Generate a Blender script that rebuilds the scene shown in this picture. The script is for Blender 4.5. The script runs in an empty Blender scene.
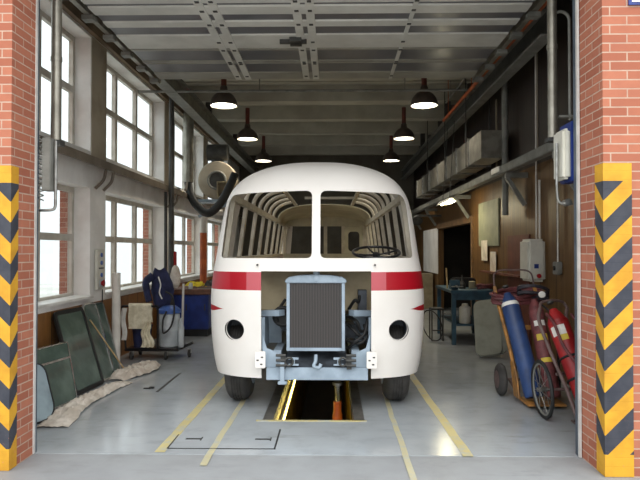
import bpy, bmesh, math, random
from mathutils import Vector, Matrix, noise
R = math.radians
PI = math.pi
rnd = random.Random(7)
scene = bpy.context.scene
C = scene.collection

# ------------------------------------------------------------------ colour and material helpers
def lin(c):
    out = []
    for v in c[:3]:
        v = v / 255.0
        out.append(v / 12.92 if v <= 0.04045 else ((v + 0.055) / 1.055) ** 2.4)
    return (out[0], out[1], out[2], 1.0)

class NT:
    """small node-tree writer: values are sockets or numbers"""
    def __init__(self, name):
        self.m = bpy.data.materials.new(name)
        self.m.use_nodes = True
        self.t = self.m.node_tree
        self.t.nodes.clear()
        self.out = self.t.nodes.new('ShaderNodeOutputMaterial')
        self.b = self.t.nodes.new('ShaderNodeBsdfPrincipled')
        self.t.links.new(self.b.outputs[0], self.out.inputs[0])
        self.co = self.t.nodes.new('ShaderNodeTexCoord').outputs['Object']
    def put(self, sock, v):
        if isinstance(v, bpy.types.NodeSocket): self.t.links.new(v, sock)
        else: sock.default_value = v
    def math(self, op, a, b=0.0, clamp=False):
        n = self.t.nodes.new('ShaderNodeMath'); n.operation = op; n.use_clamp = clamp
        self.put(n.inputs[0], a); self.put(n.inputs[1], b)
        return n.outputs[0]
    def xyz(self, v=None):
        n = self.t.nodes.new('ShaderNodeSeparateXYZ'); self.t.links.new(v or self.co, n.inputs[0])
        return n.outputs[0], n.outputs[1], n.outputs[2]
    def comb(self, x, y, z):
        n = self.t.nodes.new('ShaderNodeCombineXYZ')
        for i, v in enumerate((x, y, z)): self.put(n.inputs[i], v)
        return n.outputs[0]
    def noise(self, scale, detail=4, rough=0.55, vec=None, dist=0.0):
        n = self.t.nodes.new('ShaderNodeTexNoise')
        self.t.links.new(vec or self.co, n.inputs['Vector'])
        n.inputs['Scale'].default_value = scale; n.inputs['Detail'].default_value = detail
        n.inputs['Roughness'].default_value = rough; n.inputs['Distortion'].default_value = dist
        return n.outputs[0]
    def ramp(self, f, a, b):
        """smooth 0..1 between a and b"""
        n = self.t.nodes.new('ShaderNodeMapRange'); n.interpolation_type = 'SMOOTHSTEP'
        self.put(n.inputs[0], f); n.inputs[1].default_value = a; n.inputs[2].default_value = b
        return n.outputs[0]
    def mix(self, f, a, b):
        n = self.t.nodes.new('ShaderNodeMix'); n.data_type = 'RGBA'
        self.put(n.inputs[0], f); self.put(n.inputs[6], a); self.put(n.inputs[7], b)
        return n.outputs[2]
    def bump(self, h, strength=0.3, dist=0.01):
        n = self.t.nodes.new('ShaderNodeBump'); n.inputs['Strength'].default_value = strength
        n.inputs['Distance'].default_value = dist
        self.t.links.new(h, n.inputs['Height']); self.t.links.new(n.outputs[0], self.b.inputs['Normal'])
    def set(self, **k):
        for a, v in k.items():
            self.put(self.b.inputs[{'color': 'Base Color', 'rough': 'Roughness', 'metal': 'Metallic', 'spec': 'Specular IOR Level',
                                    'coat': 'Coat Weight', 'ecol': 'Emission Color', 'estr': 'Emission Strength'}[a]], v)
        return self

def mat(name, c1, c2=None, scale=6.0, rough=0.5, metal=0.0, bump=0.0, bscale=None, spec=0.5, lo=0.35, hi=0.65, coat=0.0):
    n = NT(name)
    c1 = lin(c1)
    if c2 is None: c2 = tuple(v * 0.82 for v in c1[:3]) + (1,)
    else: c2 = lin(c2)
    f = n.noise(scale)
    n.set(color=n.mix(n.ramp(f, lo, hi), c1, c2), rough=rough, metal=metal, spec=spec, coat=coat)
    if bump: n.bump(n.noise(bscale or scale * 4), bump)
    return n.m

def emit(name, c, s):
    n = NT(name)
    n.set(color=lin(c), ecol=lin(c), estr=s, rough=0.4)
    return n.m

M = {}
# --- big surfaces
def m_floor(name, base, dark, stain, rough):
    n = NT(name)
    a = n.ramp(n.noise(0.55, 5, 0.6), 0.38, 0.66)
    b = n.ramp(n.noise(3.1, 6, 0.65), 0.45, 0.8)
    x, y, z = n.xyz()
    stretch = n.comb(n.math('MULTIPLY', x, 0.7), n.math('MULTIPLY', y, 2.6), z)
    s = n.ramp(n.noise(2.2, 6, 0.7, vec=stretch), 0.54, 0.78)
    c = n.mix(a, lin(base), lin(dark))
    c = n.mix(n.math('MULTIPLY', b, 0.32), c, lin(stain))
    c = n.mix(n.math('MULTIPLY', s, 0.45), c, lin(stain))
    r = n.math('ADD', n.math('MULTIPLY', n.noise(1.7, 4), 0.24), rough)
    n.set(color=c, rough=r, spec=0.5)
    return n.m
M['floor'] = m_floor('epoxy_concrete', (166, 172, 176), (152, 157, 160), (104, 103, 98), 0.06)
M['apron'] = m_floor('apron_concrete', (150, 153, 155), (134, 136, 138), (102, 100, 96), 0.42)
M['yard'] = m_floor('yard_concrete', (186, 184, 178), (170, 168, 162), (140, 136, 128), 0.7)

def m_brick():
    n = NT('red_brick')
    x, y, z = n.xyz()
    v = n.comb(n.math('ADD', x, y), z, 0.0)
    t = n.t.nodes.new('ShaderNodeTexBrick')
    n.t.links.new(v, t.inputs['Vector'])
    t.offset = 0.5
    t.inputs['Color1'].default_value = lin((178, 114, 90)); t.inputs['Color2'].default_value = lin((152, 90, 70))
    t.inputs['Mortar'].default_value = lin((186, 160, 142))
    t.inputs['Scale'].default_value = 1.0; t.inputs['Mortar Size'].default_value = 0.0055
    t.inputs['Mortar Smooth'].default_value = 0.2; t.inputs['Bias'].default_value = -0.1
    t.inputs['Brick Width'].default_value = 0.25; t.inputs['Row Height'].default_value = 0.0675
    k = n.ramp(n.noise(11, 4), 0.3, 0.75)
    c = n.mix(n.math('MULTIPLY', k, 0.3), t.outputs['Color'], lin((150, 92, 76)))
    n.set(color=c, rough=0.85, spec=0.25)
    n.bump(n.math('SUBTRACT', 1.0, t.outputs['Fac']), 0.5, 0.006)
    return n.m
M['brick'] = m_brick()

def m_hazard(name, xc, yc):
    n = NT(name)
    x, y, z = n.xyz()
    d = n.math('ADD', n.math('ABSOLUTE', n.math('SUBTRACT', x, xc)), n.math('ABSOLUTE', n.math('SUBTRACT', y, yc)))
    p = n.math('DIVIDE', n.math('SUBTRACT', 1.541, n.math('SUBTRACT', z, d)), 0.312)
    p = n.math('SUBTRACT', p, n.math('FLOOR', p))
    blk = n.math('LESS_THAN', p, 0.5)
    blk = n.math('MULTIPLY', blk, n.math('LESS_THAN', z, 2.157))
    blk = n.math('MULTIPLY', blk, n.math('GREATER_THAN', z, 0.16))
    wear = n.math('MULTIPLY', n.ramp(n.noise(30, 5, 0.7), 0.62, 0.72), n.ramp(z, 0.5, 0.05))
    # mortar courses showing through the paint
    q = n.math('DIVIDE', z, 0.0675); q = n.math('SUBTRACT', q, n.math('FLOOR', q))
    j = n.math('LESS_THAN', q, 0.10)
    c = n.mix(blk, n.mix(n.ramp(n.noise(5), .35, .7), lin((212, 160, 48)), lin((192, 140, 42))), n.mix(n.ramp(n.noise(7), .35, .7), lin((54, 57, 66)), lin((66, 68, 76))))
    c = n.mix(wear, c, lin((196, 130, 104)))
    n.set(color=c, rough=0.6, spec=0.3)
    n.bump(n.math('SUBTRACT', 1.0, j), 0.5, 0.006)
    return n.m

def m_wood(name, c1, c2, w=0.6, axis='y'):
    n = NT(name)
    x, y, z = n.xyz()
    a = y if axis == 'y' else x
    g = n.noise(3, 6, 0.6, vec=n.comb(n.math('MULTIPLY', a, 6.0), n.math('MULTIPLY', x, 6.0), n.math('MULTIPLY', z, 0.5)))
    p = n.math('DIVIDE', a, w); fl = n.math('FLOOR', p)
    f = n.math('SUBTRACT', p, fl)
    seam = n.math('LESS_THAN', f, 0.018 / w)
    tone = n.noise(13.7, 0, vec=n.comb(fl, 0.0, 0.0))
    c = n.mix(n.ramp(g, 0.3, 0.7), lin(c1), lin(c2))
    c = n.mix(n.math('MULTIPLY', tone, 0.5), c, lin(tuple(v * 0.72 for v in c2)))
    c = n.mix(seam, c, lin((30, 20, 12)))
    n.set(color=c, rough=0.5, spec=0.35)
    n.bump(n.math('SUBTRACT', 1.0, seam), 0.4, 0.004)
    return n.m
M['wood'] = m_wood('ochre_wood_panel', (120, 88, 48), (92, 64, 32), 0.62)
M['dado'] = m_wood('brown_dado_panel', (150, 104, 54), (124, 82, 40), 0.8)
M['board'] = m_wood('dark_wall_boards', (58, 46, 40), (42, 32, 28), 0.22)
M['plaster'] = mat('white_plaster', (238, 237, 234), (224, 222, 218), 2.2, 0.85, bump=0.05, bscale=40)
M['pierface'] = mat('beige_brown_plaster', (176, 166, 148), (150, 138, 118), 1.6, 0.85, bump=0.05, bscale=40)  # beige-brown, darker than the wall plaster
M['ceil'] = mat('grey_ceiling', (160, 160, 152), (142, 142, 136), 1.2, 0.9)
M['rib'] = mat('ceiling_rib_paint', (182, 180, 168), (164, 160, 148), 1.5, 0.8)
M['back'] = mat('grey_brown_wall', (104, 98, 88), (86, 80, 70), 1.2, 0.85)
M['black_room'] = mat('near_black_wall', (48, 44, 40), (38, 34, 32), 2, 0.9)  # side room walls, near-black all over
M['beam_brown'] = mat('brown_painted_beam', (140, 122, 100), (116, 98, 78), 2, 0.7)
M['ledge'] = mat('grey_brown_steel', (122, 112, 100), (96, 86, 74), 3, 0.55)
M['frame_white'] = mat('window_frame_paint', (198, 194, 184), (178, 172, 160), 5, 0.5)
M['sill'] = mat('sill_paint', (228, 226, 220), (206, 204, 198), 4, 0.4)
M['jamb'] = mat('blue_grey_jamb_steel', (84, 94, 104), (66, 74, 84), 4, 0.45)
M['jamb_white'] = mat('pale_jamb_edge', (206, 204, 200), (186, 184, 180), 6, 0.5)
# --- metals and paints
M['galv'] = mat('galvanised_sheet', (160, 156, 144), (134, 130, 120), 5, 0.38, 0.7)
M['steel'] = mat('bare_steel', (176, 176, 172), (138, 138, 134), 9, 0.3, 0.9)
M['chrome'] = mat('chrome_strip', (214, 214, 212), (180, 180, 178), 9, 0.18, 1.0)
M['dark_steel'] = mat('dark_steel', (74, 74, 72), (56, 56, 54), 6, 0.5, 0.3)
M['grey_steel'] = mat('grey_painted_steel', (132, 132, 126), (110, 110, 104), 5, 0.5)
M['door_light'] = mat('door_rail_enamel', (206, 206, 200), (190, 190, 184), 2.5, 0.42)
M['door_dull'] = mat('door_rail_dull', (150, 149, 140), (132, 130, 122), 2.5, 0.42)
M['door_dark'] = mat('door_infill_sheet', (98, 98, 104), (84, 84, 90), 2, 0.28)
M['black'] = mat('black_rubber', (34, 34, 34), (26, 26, 26), 8, 0.6)
M['black_gloss'] = mat('black_enamel', (30, 30, 32), (22, 22, 24), 8, 0.3)
M['tyre'] = mat('tyre_rubber', (66, 64, 62), (50, 48, 46), 9, 0.8, bump=0.1)
M['white_pvc'] = mat('white_pvc', (222, 218, 210), (206, 200, 190), 4, 0.4)
M['white_box'] = mat('white_enamel_box', (214, 212, 200), (196, 194, 182), 4, 0.4)
M['blue'] = mat('blue_enamel', (34, 58, 132), (26, 44, 108), 4, 0.4)
M['blue_dark'] = mat('navy_cloth', (40, 46, 84), (28, 32, 60), 8, 0.85, bump=0.2)
M['blue_lid'] = mat('bright_blue_plastic', (70, 104, 172), (54, 84, 150), 8, 0.4)
M['teal'] = mat('teal_painted_steel', (50, 86, 104), (38, 66, 82), 6, 0.5)
M['towel'] = mat('cream_towel', (232, 224, 200), (210, 200, 172), 14, 0.95, bump=0.25, bscale=60)
M['rag'] = mat('beige_rag', (214, 206, 194), (190, 178, 164), 9, 0.95, bump=0.2)
M['paper'] = mat('brown_kraft_paper', (210, 202, 190), (184, 174, 160), 6, 0.9)
M['grey_plastic'] = mat('pale_grey_plastic', (196, 202, 204), (176, 182, 186), 6, 0.35)
M['yellow_line'] = None
M['brown_top'] = mat('brown_worktop', (108, 72, 54), (84, 54, 40), 7, 0.6)
M['yellow_cloth'] = mat('yellow_cloth', (224, 208, 60), (196, 176, 40), 9, 0.9)
M['orange_pipe'] = mat('orange_brown_pipe', (190, 96, 42), (160, 76, 34), 5, 0.55)
M['red'] = mat('red_enamel', (186, 24, 34), (150, 18, 28), 5, 0.35)
M['red_cyl'] = mat('red_cylinder_paint', (168, 36, 38), (138, 26, 30), 5, 0.45)
M['blue_cyl'] = mat('blue_cylinder_paint', (46, 74, 124), (36, 58, 100), 4, 0.5)
M['maroon_cyl'] = mat('maroon_cylinder_paint', (124, 66, 66), (92, 48, 50), 14, 0.6)
M['hose_red'] = mat('maroon_hose', (112, 56, 58), (84, 42, 44), 9, 0.55)
M['hose_blue'] = mat('dark_hose', (48, 44, 52), (36, 34, 40), 9, 0.55)
M['trolley'] = mat('ochre_trolley_steel', (186, 130, 62), (126, 92, 56), 9, 0.6)
M['trolley_grey'] = mat('brown_grey_trolley_steel', (112, 92, 88), (84, 66, 64), 9, 0.55)
M['label_white'] = mat('white_label', (232, 230, 224), (214, 212, 204), 6, 0.6)
M['label_yellow'] = mat('yellow_label', (226, 200, 72), (206, 180, 60), 6, 0.6)
M['panel_grey'] = mat('grey_green_panel', (150, 152, 138), (132, 134, 120), 4, 0.5)
M['board_green'] = mat('grey_green_board', (132, 134, 112), (116, 118, 98), 3, 0.7)
M['door_red'] = mat('dark_red_panel', (104, 52, 36), (84, 40, 28), 4, 0.6)
M['cream_box'] = mat('cream_cabinet', (170, 158, 130), (148, 136, 110), 5, 0.5)
M['wood_stick'] = mat('pale_wood', (204, 176, 128), (182, 152, 104), 9, 0.7)
M['lamp_brown'] = mat('brown_lamp_enamel', (84, 72, 64), (68, 58, 52), 6, 0.4)
M['stem_red'] = mat('red_brown_stem', (110, 50, 40), (88, 40, 32), 6, 0.5)
M['lamp_in'] = mat('white_reflector', (240, 236, 224), (226, 222, 210), 6, 0.5)
M['lamp_glow'] = emit('lamp_glow', (255, 246, 226), 5.0)
M['tube_glow'] = emit('fluorescent_glow', (255, 238, 170), 5.0)
M['pit_glow'] = emit('pit_tube_glow', (255, 226, 120), 4.0)
M['pit_wall'] = mat('yellow_tiled_pit', (190, 160, 56), (136, 112, 44), 3, 0.35)
M['pit_floor'] = mat('near_black_pit_floor', (44, 36, 26), (30, 24, 18), 4, 0.5)  # pit bottom, near-black brown all over
M['pit_rim'] = mat('dark_pit_rim', (84, 82, 78), (60, 58, 54), 6, 0.6)
M['orange'] = mat('orange_jack_paint', (220, 108, 32), (180, 78, 24), 6, 0.4)
# --- bus
M['bus_grey'] = mat('chassis_blue_grey', (156, 172, 186), (138, 154, 168), 6, 0.45)
M['bus_post'] = mat('bare_frame_primer', (206, 200, 184), (188, 180, 162), 6, 0.55)
M['bus_liner'] = mat('cream_roof_liner', (200, 196, 174), (182, 178, 156), 3, 0.6)
M['bulkhead'] = mat('sand_bulkhead', (190, 176, 144), (168, 152, 122), 3, 0.6)
M['engine'] = mat('dark_engine_iron', (74, 80, 88), (52, 56, 62), 8, 0.55, 0.2)
M['seal'] = mat('black_rubber_seal', (26, 28, 28), (18, 20, 20), 8, 0.5)

def m_bus():
    n = NT('white_coach_paint')
    x, y, z = n.xyz()
    ax = n.math('ABSOLUTE', x)
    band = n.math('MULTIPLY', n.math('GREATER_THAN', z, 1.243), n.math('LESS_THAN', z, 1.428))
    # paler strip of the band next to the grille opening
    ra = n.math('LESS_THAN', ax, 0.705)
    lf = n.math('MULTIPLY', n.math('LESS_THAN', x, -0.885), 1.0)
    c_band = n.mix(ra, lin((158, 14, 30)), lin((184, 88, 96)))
    c_band = n.mix(lf, c_band, lin((164, 34, 46)))  # left end of the band: lighter reflections put into the red
    wedge = n.math('MULTIPLY', n.ramp(ax, 0.945, 1.12), 0.030)
    tip = n.math('LESS_THAN', n.math('ABSOLUTE', n.math('SUBTRACT', z, 1.045)), wedge)
    tip = n.math('MULTIPLY', tip, n.math('GREATER_THAN', ax, 0.945))
    w = n.mix(n.ramp(n.noise(1.6), .35, .7), lin((229, 226, 221)), lin((223, 219, 213)))
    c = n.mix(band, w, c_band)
    c = n.mix(tip, c, lin((158, 14, 30)))
    n.set(color=c, rough=0.42, spec=0.4)
    return n.m
M['bus_paint'] = m_bus()

def m_core():
    n = NT('radiator_core')
    x, y, z = n.xyz()
    f = n.math('SINE', n.math('MULTIPLY', x, 2 * PI / 0.016))
    g = n.math('SINE', n.math('MULTIPLY', z, 2 * PI / 0.010))
    c = n.mix(n.ramp(f, -0.6, 0.8), lin((40, 38, 38)), lin((78, 74, 72)))
    n.set(color=c, rough=0.55, metal=0.2)
    n.bump(n.math('ADD', f, n.math('MULTIPLY', g, 0.4)), 0.4, 0.004)
    return n.m
M['core'] = m_core()

def m_glass(name, tint, gloss):
    m = bpy.data.materials.new(name); m.use_nodes = True
    t = m.node_tree; t.nodes.clear()
    o = t.nodes.new('ShaderNodeOutputMaterial'); mx = t.nodes.new('ShaderNodeMixShader')
    a = t.nodes.new('ShaderNodeBsdfTransparent'); b = t.nodes.new('ShaderNodeBsdfGlossy')
    fr = t.nodes.new('ShaderNodeValue'); fr.outputs[0].default_value = gloss
    a.inputs[0].default_value = lin(tint); b.inputs['Roughness'].default_value = 0.03
    t.links.new(fr.outputs[0], mx.inputs[0]); t.links.new(a.outputs[0], mx.inputs[1]); t.links.new(b.outputs[0], mx.inputs[2])
    t.links.new(mx.outputs[0], o.inputs[0])
    return m
M['glass'] = m_glass('window_glass', (246, 250, 250), 0.07)
M['green_glass'] = None
def m_tint():
    n = NT('dark_green_safety_glass')
    n.set(color=n.mix(n.ramp(n.noise(3), .4, .7), lin((70, 86, 78)), lin((92, 108, 98))), rough=0.12, spec=0.6)
    return n.m
M['green_glass'] = m_tint()
def m_blueglass():
    n = NT('reflection_pale_glass')
    n.set(color=n.mix(n.ramp(n.noise(3), .4, .7), lin((150, 168, 176)), lin((126, 142, 148))), rough=0.15, spec=0.6)  # bluish-white reflection painted into the pane colour
    return n.m
M['pale_glass'] = m_blueglass()

def m_line(nm, base):
    n = NT(nm)
    f = n.ramp(n.noise(7, 6, 0.7), 0.46, 0.64)
    c = n.mix(n.ramp(n.noise(2.3), .35, .7), lin((204, 186, 106)), lin((192, 172, 84)))
    c = n.mix(n.math('ADD', n.math('MULTIPLY', f, 0.9 - base), base), c, lin((164, 170, 170)))
    n.set(color=c, rough=0.4)
    return n.m
M['yellow_line'] = m_line('worn_yellow_paint', 0.25)
M['faint_line'] = m_line('faded_yellow_paint', 0.5)
# ------------------------------------------------------------------ mesh helpers
class MB:
    def __init__(self):
        self.v = []; self.f = []; self.mx = None
    def _add(self, vs, fs):
        b = len(self.v)
        if self.mx is not None: vs = [self.mx @ Vector(p) for p in vs]
        self.v.extend([tuple(p) for p in vs]); self.f.extend([tuple(b + i for i in f) for f in fs])
        return self
    def box(self, x0, x1, y0, y1, z0, z1):
        vs = [(x0, y0, z0), (x1, y0, z0), (x1, y1, z0), (x0, y1, z0), (x0, y0, z1), (x1, y0, z1), (x1, y1, z1), (x0, y1, z1)]
        return self._add(vs, [(0, 3, 2, 1), (4, 5, 6, 7), (0, 1, 5, 4), (1, 2, 6, 5), (2, 3, 7, 6), (3, 0, 4, 7)])
    def beam(self, p, q, w, h, up=(0, 0, 1)):
        """rectangular bar between two points: w across, h along up"""
        p, q = Vector(p), Vector(q); d = (q - p).normalized()
        up = Vector(up)
        if abs(d.dot(up)) > 0.98: up = Vector((0, 1, 0))
        s = d.cross(up).normalized(); u = s.cross(d).normalized()
        vs = []
        for c in (p, q):
            for a, b in ((-1, -1), (1, -1), (1, 1), (-1, 1)): vs.append(c + s * (a * w / 2) + u * (b * h / 2))
        return self._add(vs, [(3, 2, 1, 0), (4, 5, 6, 7), (0, 1, 5, 4), (1, 2, 6, 5), (2, 3, 7, 6), (3, 0, 4, 7)])
    def tube(self, pts, r, seg=12, closed=False, caps=True):
        pts = [Vector(p) for p in pts]; n = len(pts)
        rs = r if isinstance(r, (list, tuple)) else [r] * n
        tang = []
        for i in range(n):
            if closed: t = pts[(i + 1) % n] - pts[i - 1]
            elif i == 0: t = pts[1] - pts[0]
            elif i == n - 1: t = pts[-1] - pts[-2]
            else: t = (pts[i + 1] - pts[i]).normalized() + (pts[i] - pts[i - 1]).normalized()
            tang.append(t.normalized() if t.length > 1e-9 else Vector((0, 0, 1)))
        ref = Vector((0, 0, 1)) if abs(tang[0].z) < 0.9 else Vector((1, 0, 0))
        nrm = (ref - tang[0] * ref.dot(tang[0])).normalized()
        vs, fs = [], []
        for i in range(n):
            nrm = (nrm - tang[i] * nrm.dot(tang[i])).normalized()
            bi = tang[i].cross(nrm)
            for k in range(seg):
                a = 2 * PI * k / seg
                vs.append(pts[i] + nrm * (math.cos(a) * rs[i]) + bi * (math.sin(a) * rs[i]))
        m = n if closed else n - 1
        for i in range(m):
            j = (i + 1) % n
            for k in range(seg):
                l = (k + 1) % seg
                fs.append((i * seg + k, i * seg + l, j * seg + l, j * seg + k))
        if caps and not closed:
            fs.append(tuple(range(seg - 1, -1, -1))); fs.append(tuple((n - 1) * seg + k for k in range(seg)))
        return self._add(vs, fs)
    def cyl(self, p, q, r, seg=20): return self.tube([p, q], r, seg)
    def lathe(self, p, q, prof, seg=28):
        """prof: (distance from p along p->q, radius)"""
        p, q = Vector(p), Vector(q); d = (q - p).normalized()
        ref = Vector((0, 0, 1)) if abs(d.z) < 0.9 else Vector((1, 0, 0))
        a1 = (ref - d * ref.dot(d)).normalized(); a2 = d.cross(a1)
        vs, fs = [], []
        for t, r in prof:
            r = max(r, 1e-4)
            for k in range(seg):
                a = 2 * PI * k / seg
                vs.append(p + d * t + a1 * (r * math.cos(a)) + a2 * (r * math.sin(a)))
        for i in range(len(prof) - 1):
            for k in range(seg):
                l = (k + 1) % seg
                fs.append((i * seg + k, i * seg + l, (i + 1) * seg + l, (i + 1) * seg + k))
        fs.append(tuple(range(seg - 1, -1, -1))); fs.append(tuple((len(prof) - 1) * seg + k for k in range(seg)))
        return self._add(vs, fs)
    def torus(self, c, axis, Rr, r, seg=40, rs=10, sx=1.0):
        c = Vector(c); ax = Vector(axis).normalized()
        ref = Vector((0, 0, 1)) if abs(ax.z) < 0.9 else Vector((1, 0, 0))
        a1 = (ref - ax * ref.dot(ax)).normalized(); a2 = ax.cross(a1)
        return self.tube([c + a1 * (Rr * math.cos(2 * PI * k / seg)) + a2 * (sx * Rr * math.sin(2 * PI * k / seg)) for k in range(seg)], r, rs, closed=True)
    def plate(self, o, u, v, n, outline):
        """outline in (u, v) units, extruded by vector n from origin o"""
        o, u, v, n = Vector(o), Vector(u), Vector(v), Vector(n); k = len(outline)
        vs = [o + u * a + v * b for a, b in outline] + [o + u * a + v * b + n for a, b in outline]
        fs = [tuple(range(k - 1, -1, -1)), tuple(range(k, 2 * k))]
        for i in range(k):
            j = (i + 1) % k
            fs.append((i, j, k + j, k + i))
        return self._add(vs, fs)
    def ring(self, o, u, v, n, outer, inner):
        """a frame: outer and inner outlines with the same count"""
        o, u, v, n = Vector(o), Vector(u), Vector(v), Vector(n); k = len(outer)
        P = lambda L, e: [o + u * a + v * b + n * e for a, b in L]
        vs = P(outer, 0) + P(inner, 0) + P(outer, 1) + P(inner, 1)
        fs = []
        for i in range(k):
            j = (i + 1) % k
            fs += [(i, k + i, k + j, j), (2 * k + i, 2 * k + j, 3 * k + j, 3 * k + i), (i, j, 2 * k + j, 2 * k + i), (k + i, 3 * k + i, 3 * k + j, k + j)]
        return self._add(vs, fs)
    def grid(self, rows):
        """rows of points -> quads"""
        nr, nc = len(rows), len(rows[0])
        vs = [p for r in rows for p in r]
        fs = [(i * nc + j, i * nc + j + 1, (i + 1) * nc + j + 1, (i + 1) * nc + j) for i in range(nr - 1) for j in range(nc - 1)]
        return self._add(vs, fs)
    def mesh(self, name, m, off=(0, 0, 0), smooth=True, bevel=0.0, solid=0.0, segs=2, weld=False):
        bm = bmesh.new()
        vv = [bm.verts.new((p[0] - off[0], p[1] - off[1], p[2] - off[2])) for p in self.v]
        for f in self.f:
            try: bm.faces.new([vv[i] for i in f])
            except ValueError: pass
        if weld:
            bmesh.ops.remove_doubles(bm, verts=bm.verts[:], dist=1e-5)
            bmesh.ops.dissolve_degenerate(bm, dist=1e-6, edges=bm.edges[:])
        bmesh.ops.recalc_face_normals(bm, faces=bm.faces)
        if solid:
            bmesh.ops.solidify(bm, geom=bm.faces[:], thickness=solid)
            bmesh.ops.recalc_face_normals(bm, faces=bm.faces)
        if bevel:
            es = [e for e in bm.edges if len(e.link_faces) == 2 and e.calc_face_angle(0) > R(40)]
            bmesh.ops.bevel(bm, geom=es, offset=bevel, segments=segs, affect='EDGES', clamp_overlap=True)
        me = bpy.data.meshes.new(name); bm.to_mesh(me); bm.free()
        if m: me.materials.append(m)
        if smooth:
            me.polygons.foreach_set('use_smooth', [True] * len(me.polygons))
            me.set_sharp_from_angle(angle=R(32))
        return me

LOC = {}
def rrect(w, h, r, k=6, x0=0.0, y0=0.0):
    """rounded rectangle outline, lower corner at x0, y0"""
    pts = []
    for cx, cy, a0 in ((w - r, r, -90), (w - r, h - r, 0), (r, h - r, 90), (r, r, 180)):
        for i in range(k + 1):
            a = R(a0 + 90 * i / k)
            pts.append((x0 + cx + r * math.cos(a), y0 + cy + r * math.sin(a)))
    return pts

def link(name, me, parent=None):
    o = bpy.data.objects.new(name, me); C.objects.link(o)
    if parent: o.parent = parent
    return o
def tag(o, label, cat, group=None):
    o['label'] = label; o['category'] = cat
    if group: o['group'] = group
    return o
def thing(name, label, cat, loc, group=None):
    o = bpy.data.objects.new(name, None); C.objects.link(o); o.location = loc
    o.empty_display_size = 0.1
    LOC[o] = Vector(loc)
    return tag(o, label, cat, group)
def part(root, name, mb, m, parent=None, label=None, **k):
    """a mesh of its own under its thing; mb is in world coordinates"""
    o = link(name, mb.mesh(name, m, LOC[root], **k), parent or root)
    if label: o['label'] = label
    return o
def solo(name, label, cat, mb, m, loc, group=None, **k):
    o = link(name, mb.mesh(name, m, loc, **k)); o.location = loc
    return tag(o, label, cat, group)
def struct(name, mb, m, parent=None, **k):
    k.setdefault('smooth', False)
    o = link(name, mb.mesh(name, m, **k), parent)
    o['kind'] = 'structure'
    return o
def dup(root, loc, label=None):
    r = root.copy(); C.objects.link(r); r.location = loc
    if label: r['label'] = label
    for ch in list(root.children):
        c = ch.copy(); C.objects.link(c); c.parent = r
        for g in list(ch.children):
            d = g.copy(); C.objects.link(d); d.parent = c
    return r
def arc(c, r, a0, a1, n, ux, uy):
    c, ux, uy = Vector(c), Vector(ux), Vector(uy)
    return [c + ux * (r * math.cos(R(a0 + (a1 - a0) * i / n))) + uy * (r * math.sin(R(a0 + (a1 - a0) * i / n))) for i in range(n + 1)]
def smooth_path(pts, n=8):
    """Catmull-Rom through the points"""
    P = [Vector(p) for p in pts]; P = [P[0] * 2 - P[1]] + P + [P[-1] * 2 - P[-2]]
    out = []
    for i in range(1, len(P) - 2):
        for k in range(n):
            t = k / n
            a, b, c, d = P[i - 1], P[i], P[i + 1], P[i + 2]
            out.append(0.5 * ((2 * b) + (c - a) * t + (2 * a - 5 * b + 4 * c - d) * t * t + (3 * b - a - 3 * c + d) * t ** 3))
    out.append(P[-2])
    return out
def interp(tab, z):
    """smooth table lookup (Catmull-Rom on uneven knots, via finite-difference tangents)"""
    if z <= tab[0][0]: return tab[0][1]
    if z >= tab[-1][0]: return tab[-1][1]
    for i in range(len(tab) - 1):
        if tab[i][0] <= z <= tab[i + 1][0]: break
    x0, y0 = tab[i]; x1, y1 = tab[i + 1]; h = x1 - x0
    sl = (y1 - y0) / h
    def tg(j):
        if j == 0 or j == len(tab) - 1:
            a, b = (0, 1) if j == 0 else (j - 1, j)
            return (tab[b][1] - tab[a][1]) / (tab[b][0] - tab[a][0])
        s0 = (tab[j][1] - tab[j - 1][1]) / (tab[j][0] - tab[j - 1][0]); s1 = (tab[j + 1][1] - tab[j][1]) / (tab[j + 1][0] - tab[j][0])
        if s0 * s1 <= 0: return 0.0
        return 2 * s0 * s1 / (s0 + s1)
    t = (z - x0) / h
    return (2 * t ** 3 - 3 * t * t + 1) * y0 + (t ** 3 - 2 * t * t + t) * h * tg(i) + (-2 * t ** 3 + 3 * t * t) * y1 + (t ** 3 - t * t) * h * tg(i + 1)
# ------------------------------------------------------------------ camera, world
cam = bpy.data.cameras.new('camera'); cam.lens = 620 / 640 * 36; cam.sensor_width = 36; cam.clip_end = 200
camo = bpy.data.objects.new('camera', cam); C.objects.link(camo)
camo.location = (0, 0, 1.65)
camo.rotation_euler = (R(90) + math.atan(10 / 620), 0, math.atan(12 / 620))
scene.camera = camo
w = bpy.data.worlds.new('overcast_sky'); scene.world = w; w.use_nodes = True
bg = w.node_tree.nodes['Background']
wt = w.node_tree
tc = wt.nodes.new('ShaderNodeTexCoord'); sx = wt.nodes.new('ShaderNodeSeparateXYZ'); wt.links.new(tc.outputs['Generated'], sx.inputs[0])
mr = wt.nodes.new('ShaderNodeMapRange'); mr.inputs[1].default_value = 0; mr.inputs[2].default_value = 1; mr.inputs[3].default_value = 0.66; mr.inputs[4].default_value = 1.45
wt.links.new(sx.outputs[2], mr.inputs[0]); wt.links.new(mr.outputs[0], bg.inputs[1])     # overcast: zenith three times the horizon
bg.inputs[0].default_value = (0.95, 0.98, 1.0, 1)
su = bpy.data.lights.new('veiled_sun', 'SUN'); su.energy = 0.75; su.angle = R(55); su.color = (1.0, .97, .93)
suo = bpy.data.objects.new('veiled_sun', su); C.objects.link(suo); suo.rotation_euler = (R(48), 0, R(6))
scene.view_settings.view_transform = 'Standard'; scene.view_settings.look = 'None'
scene.view_settings.gamma = 1.0; scene.view_settings.use_curve_mapping = False
scene.view_settings.exposure = 1.08
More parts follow.
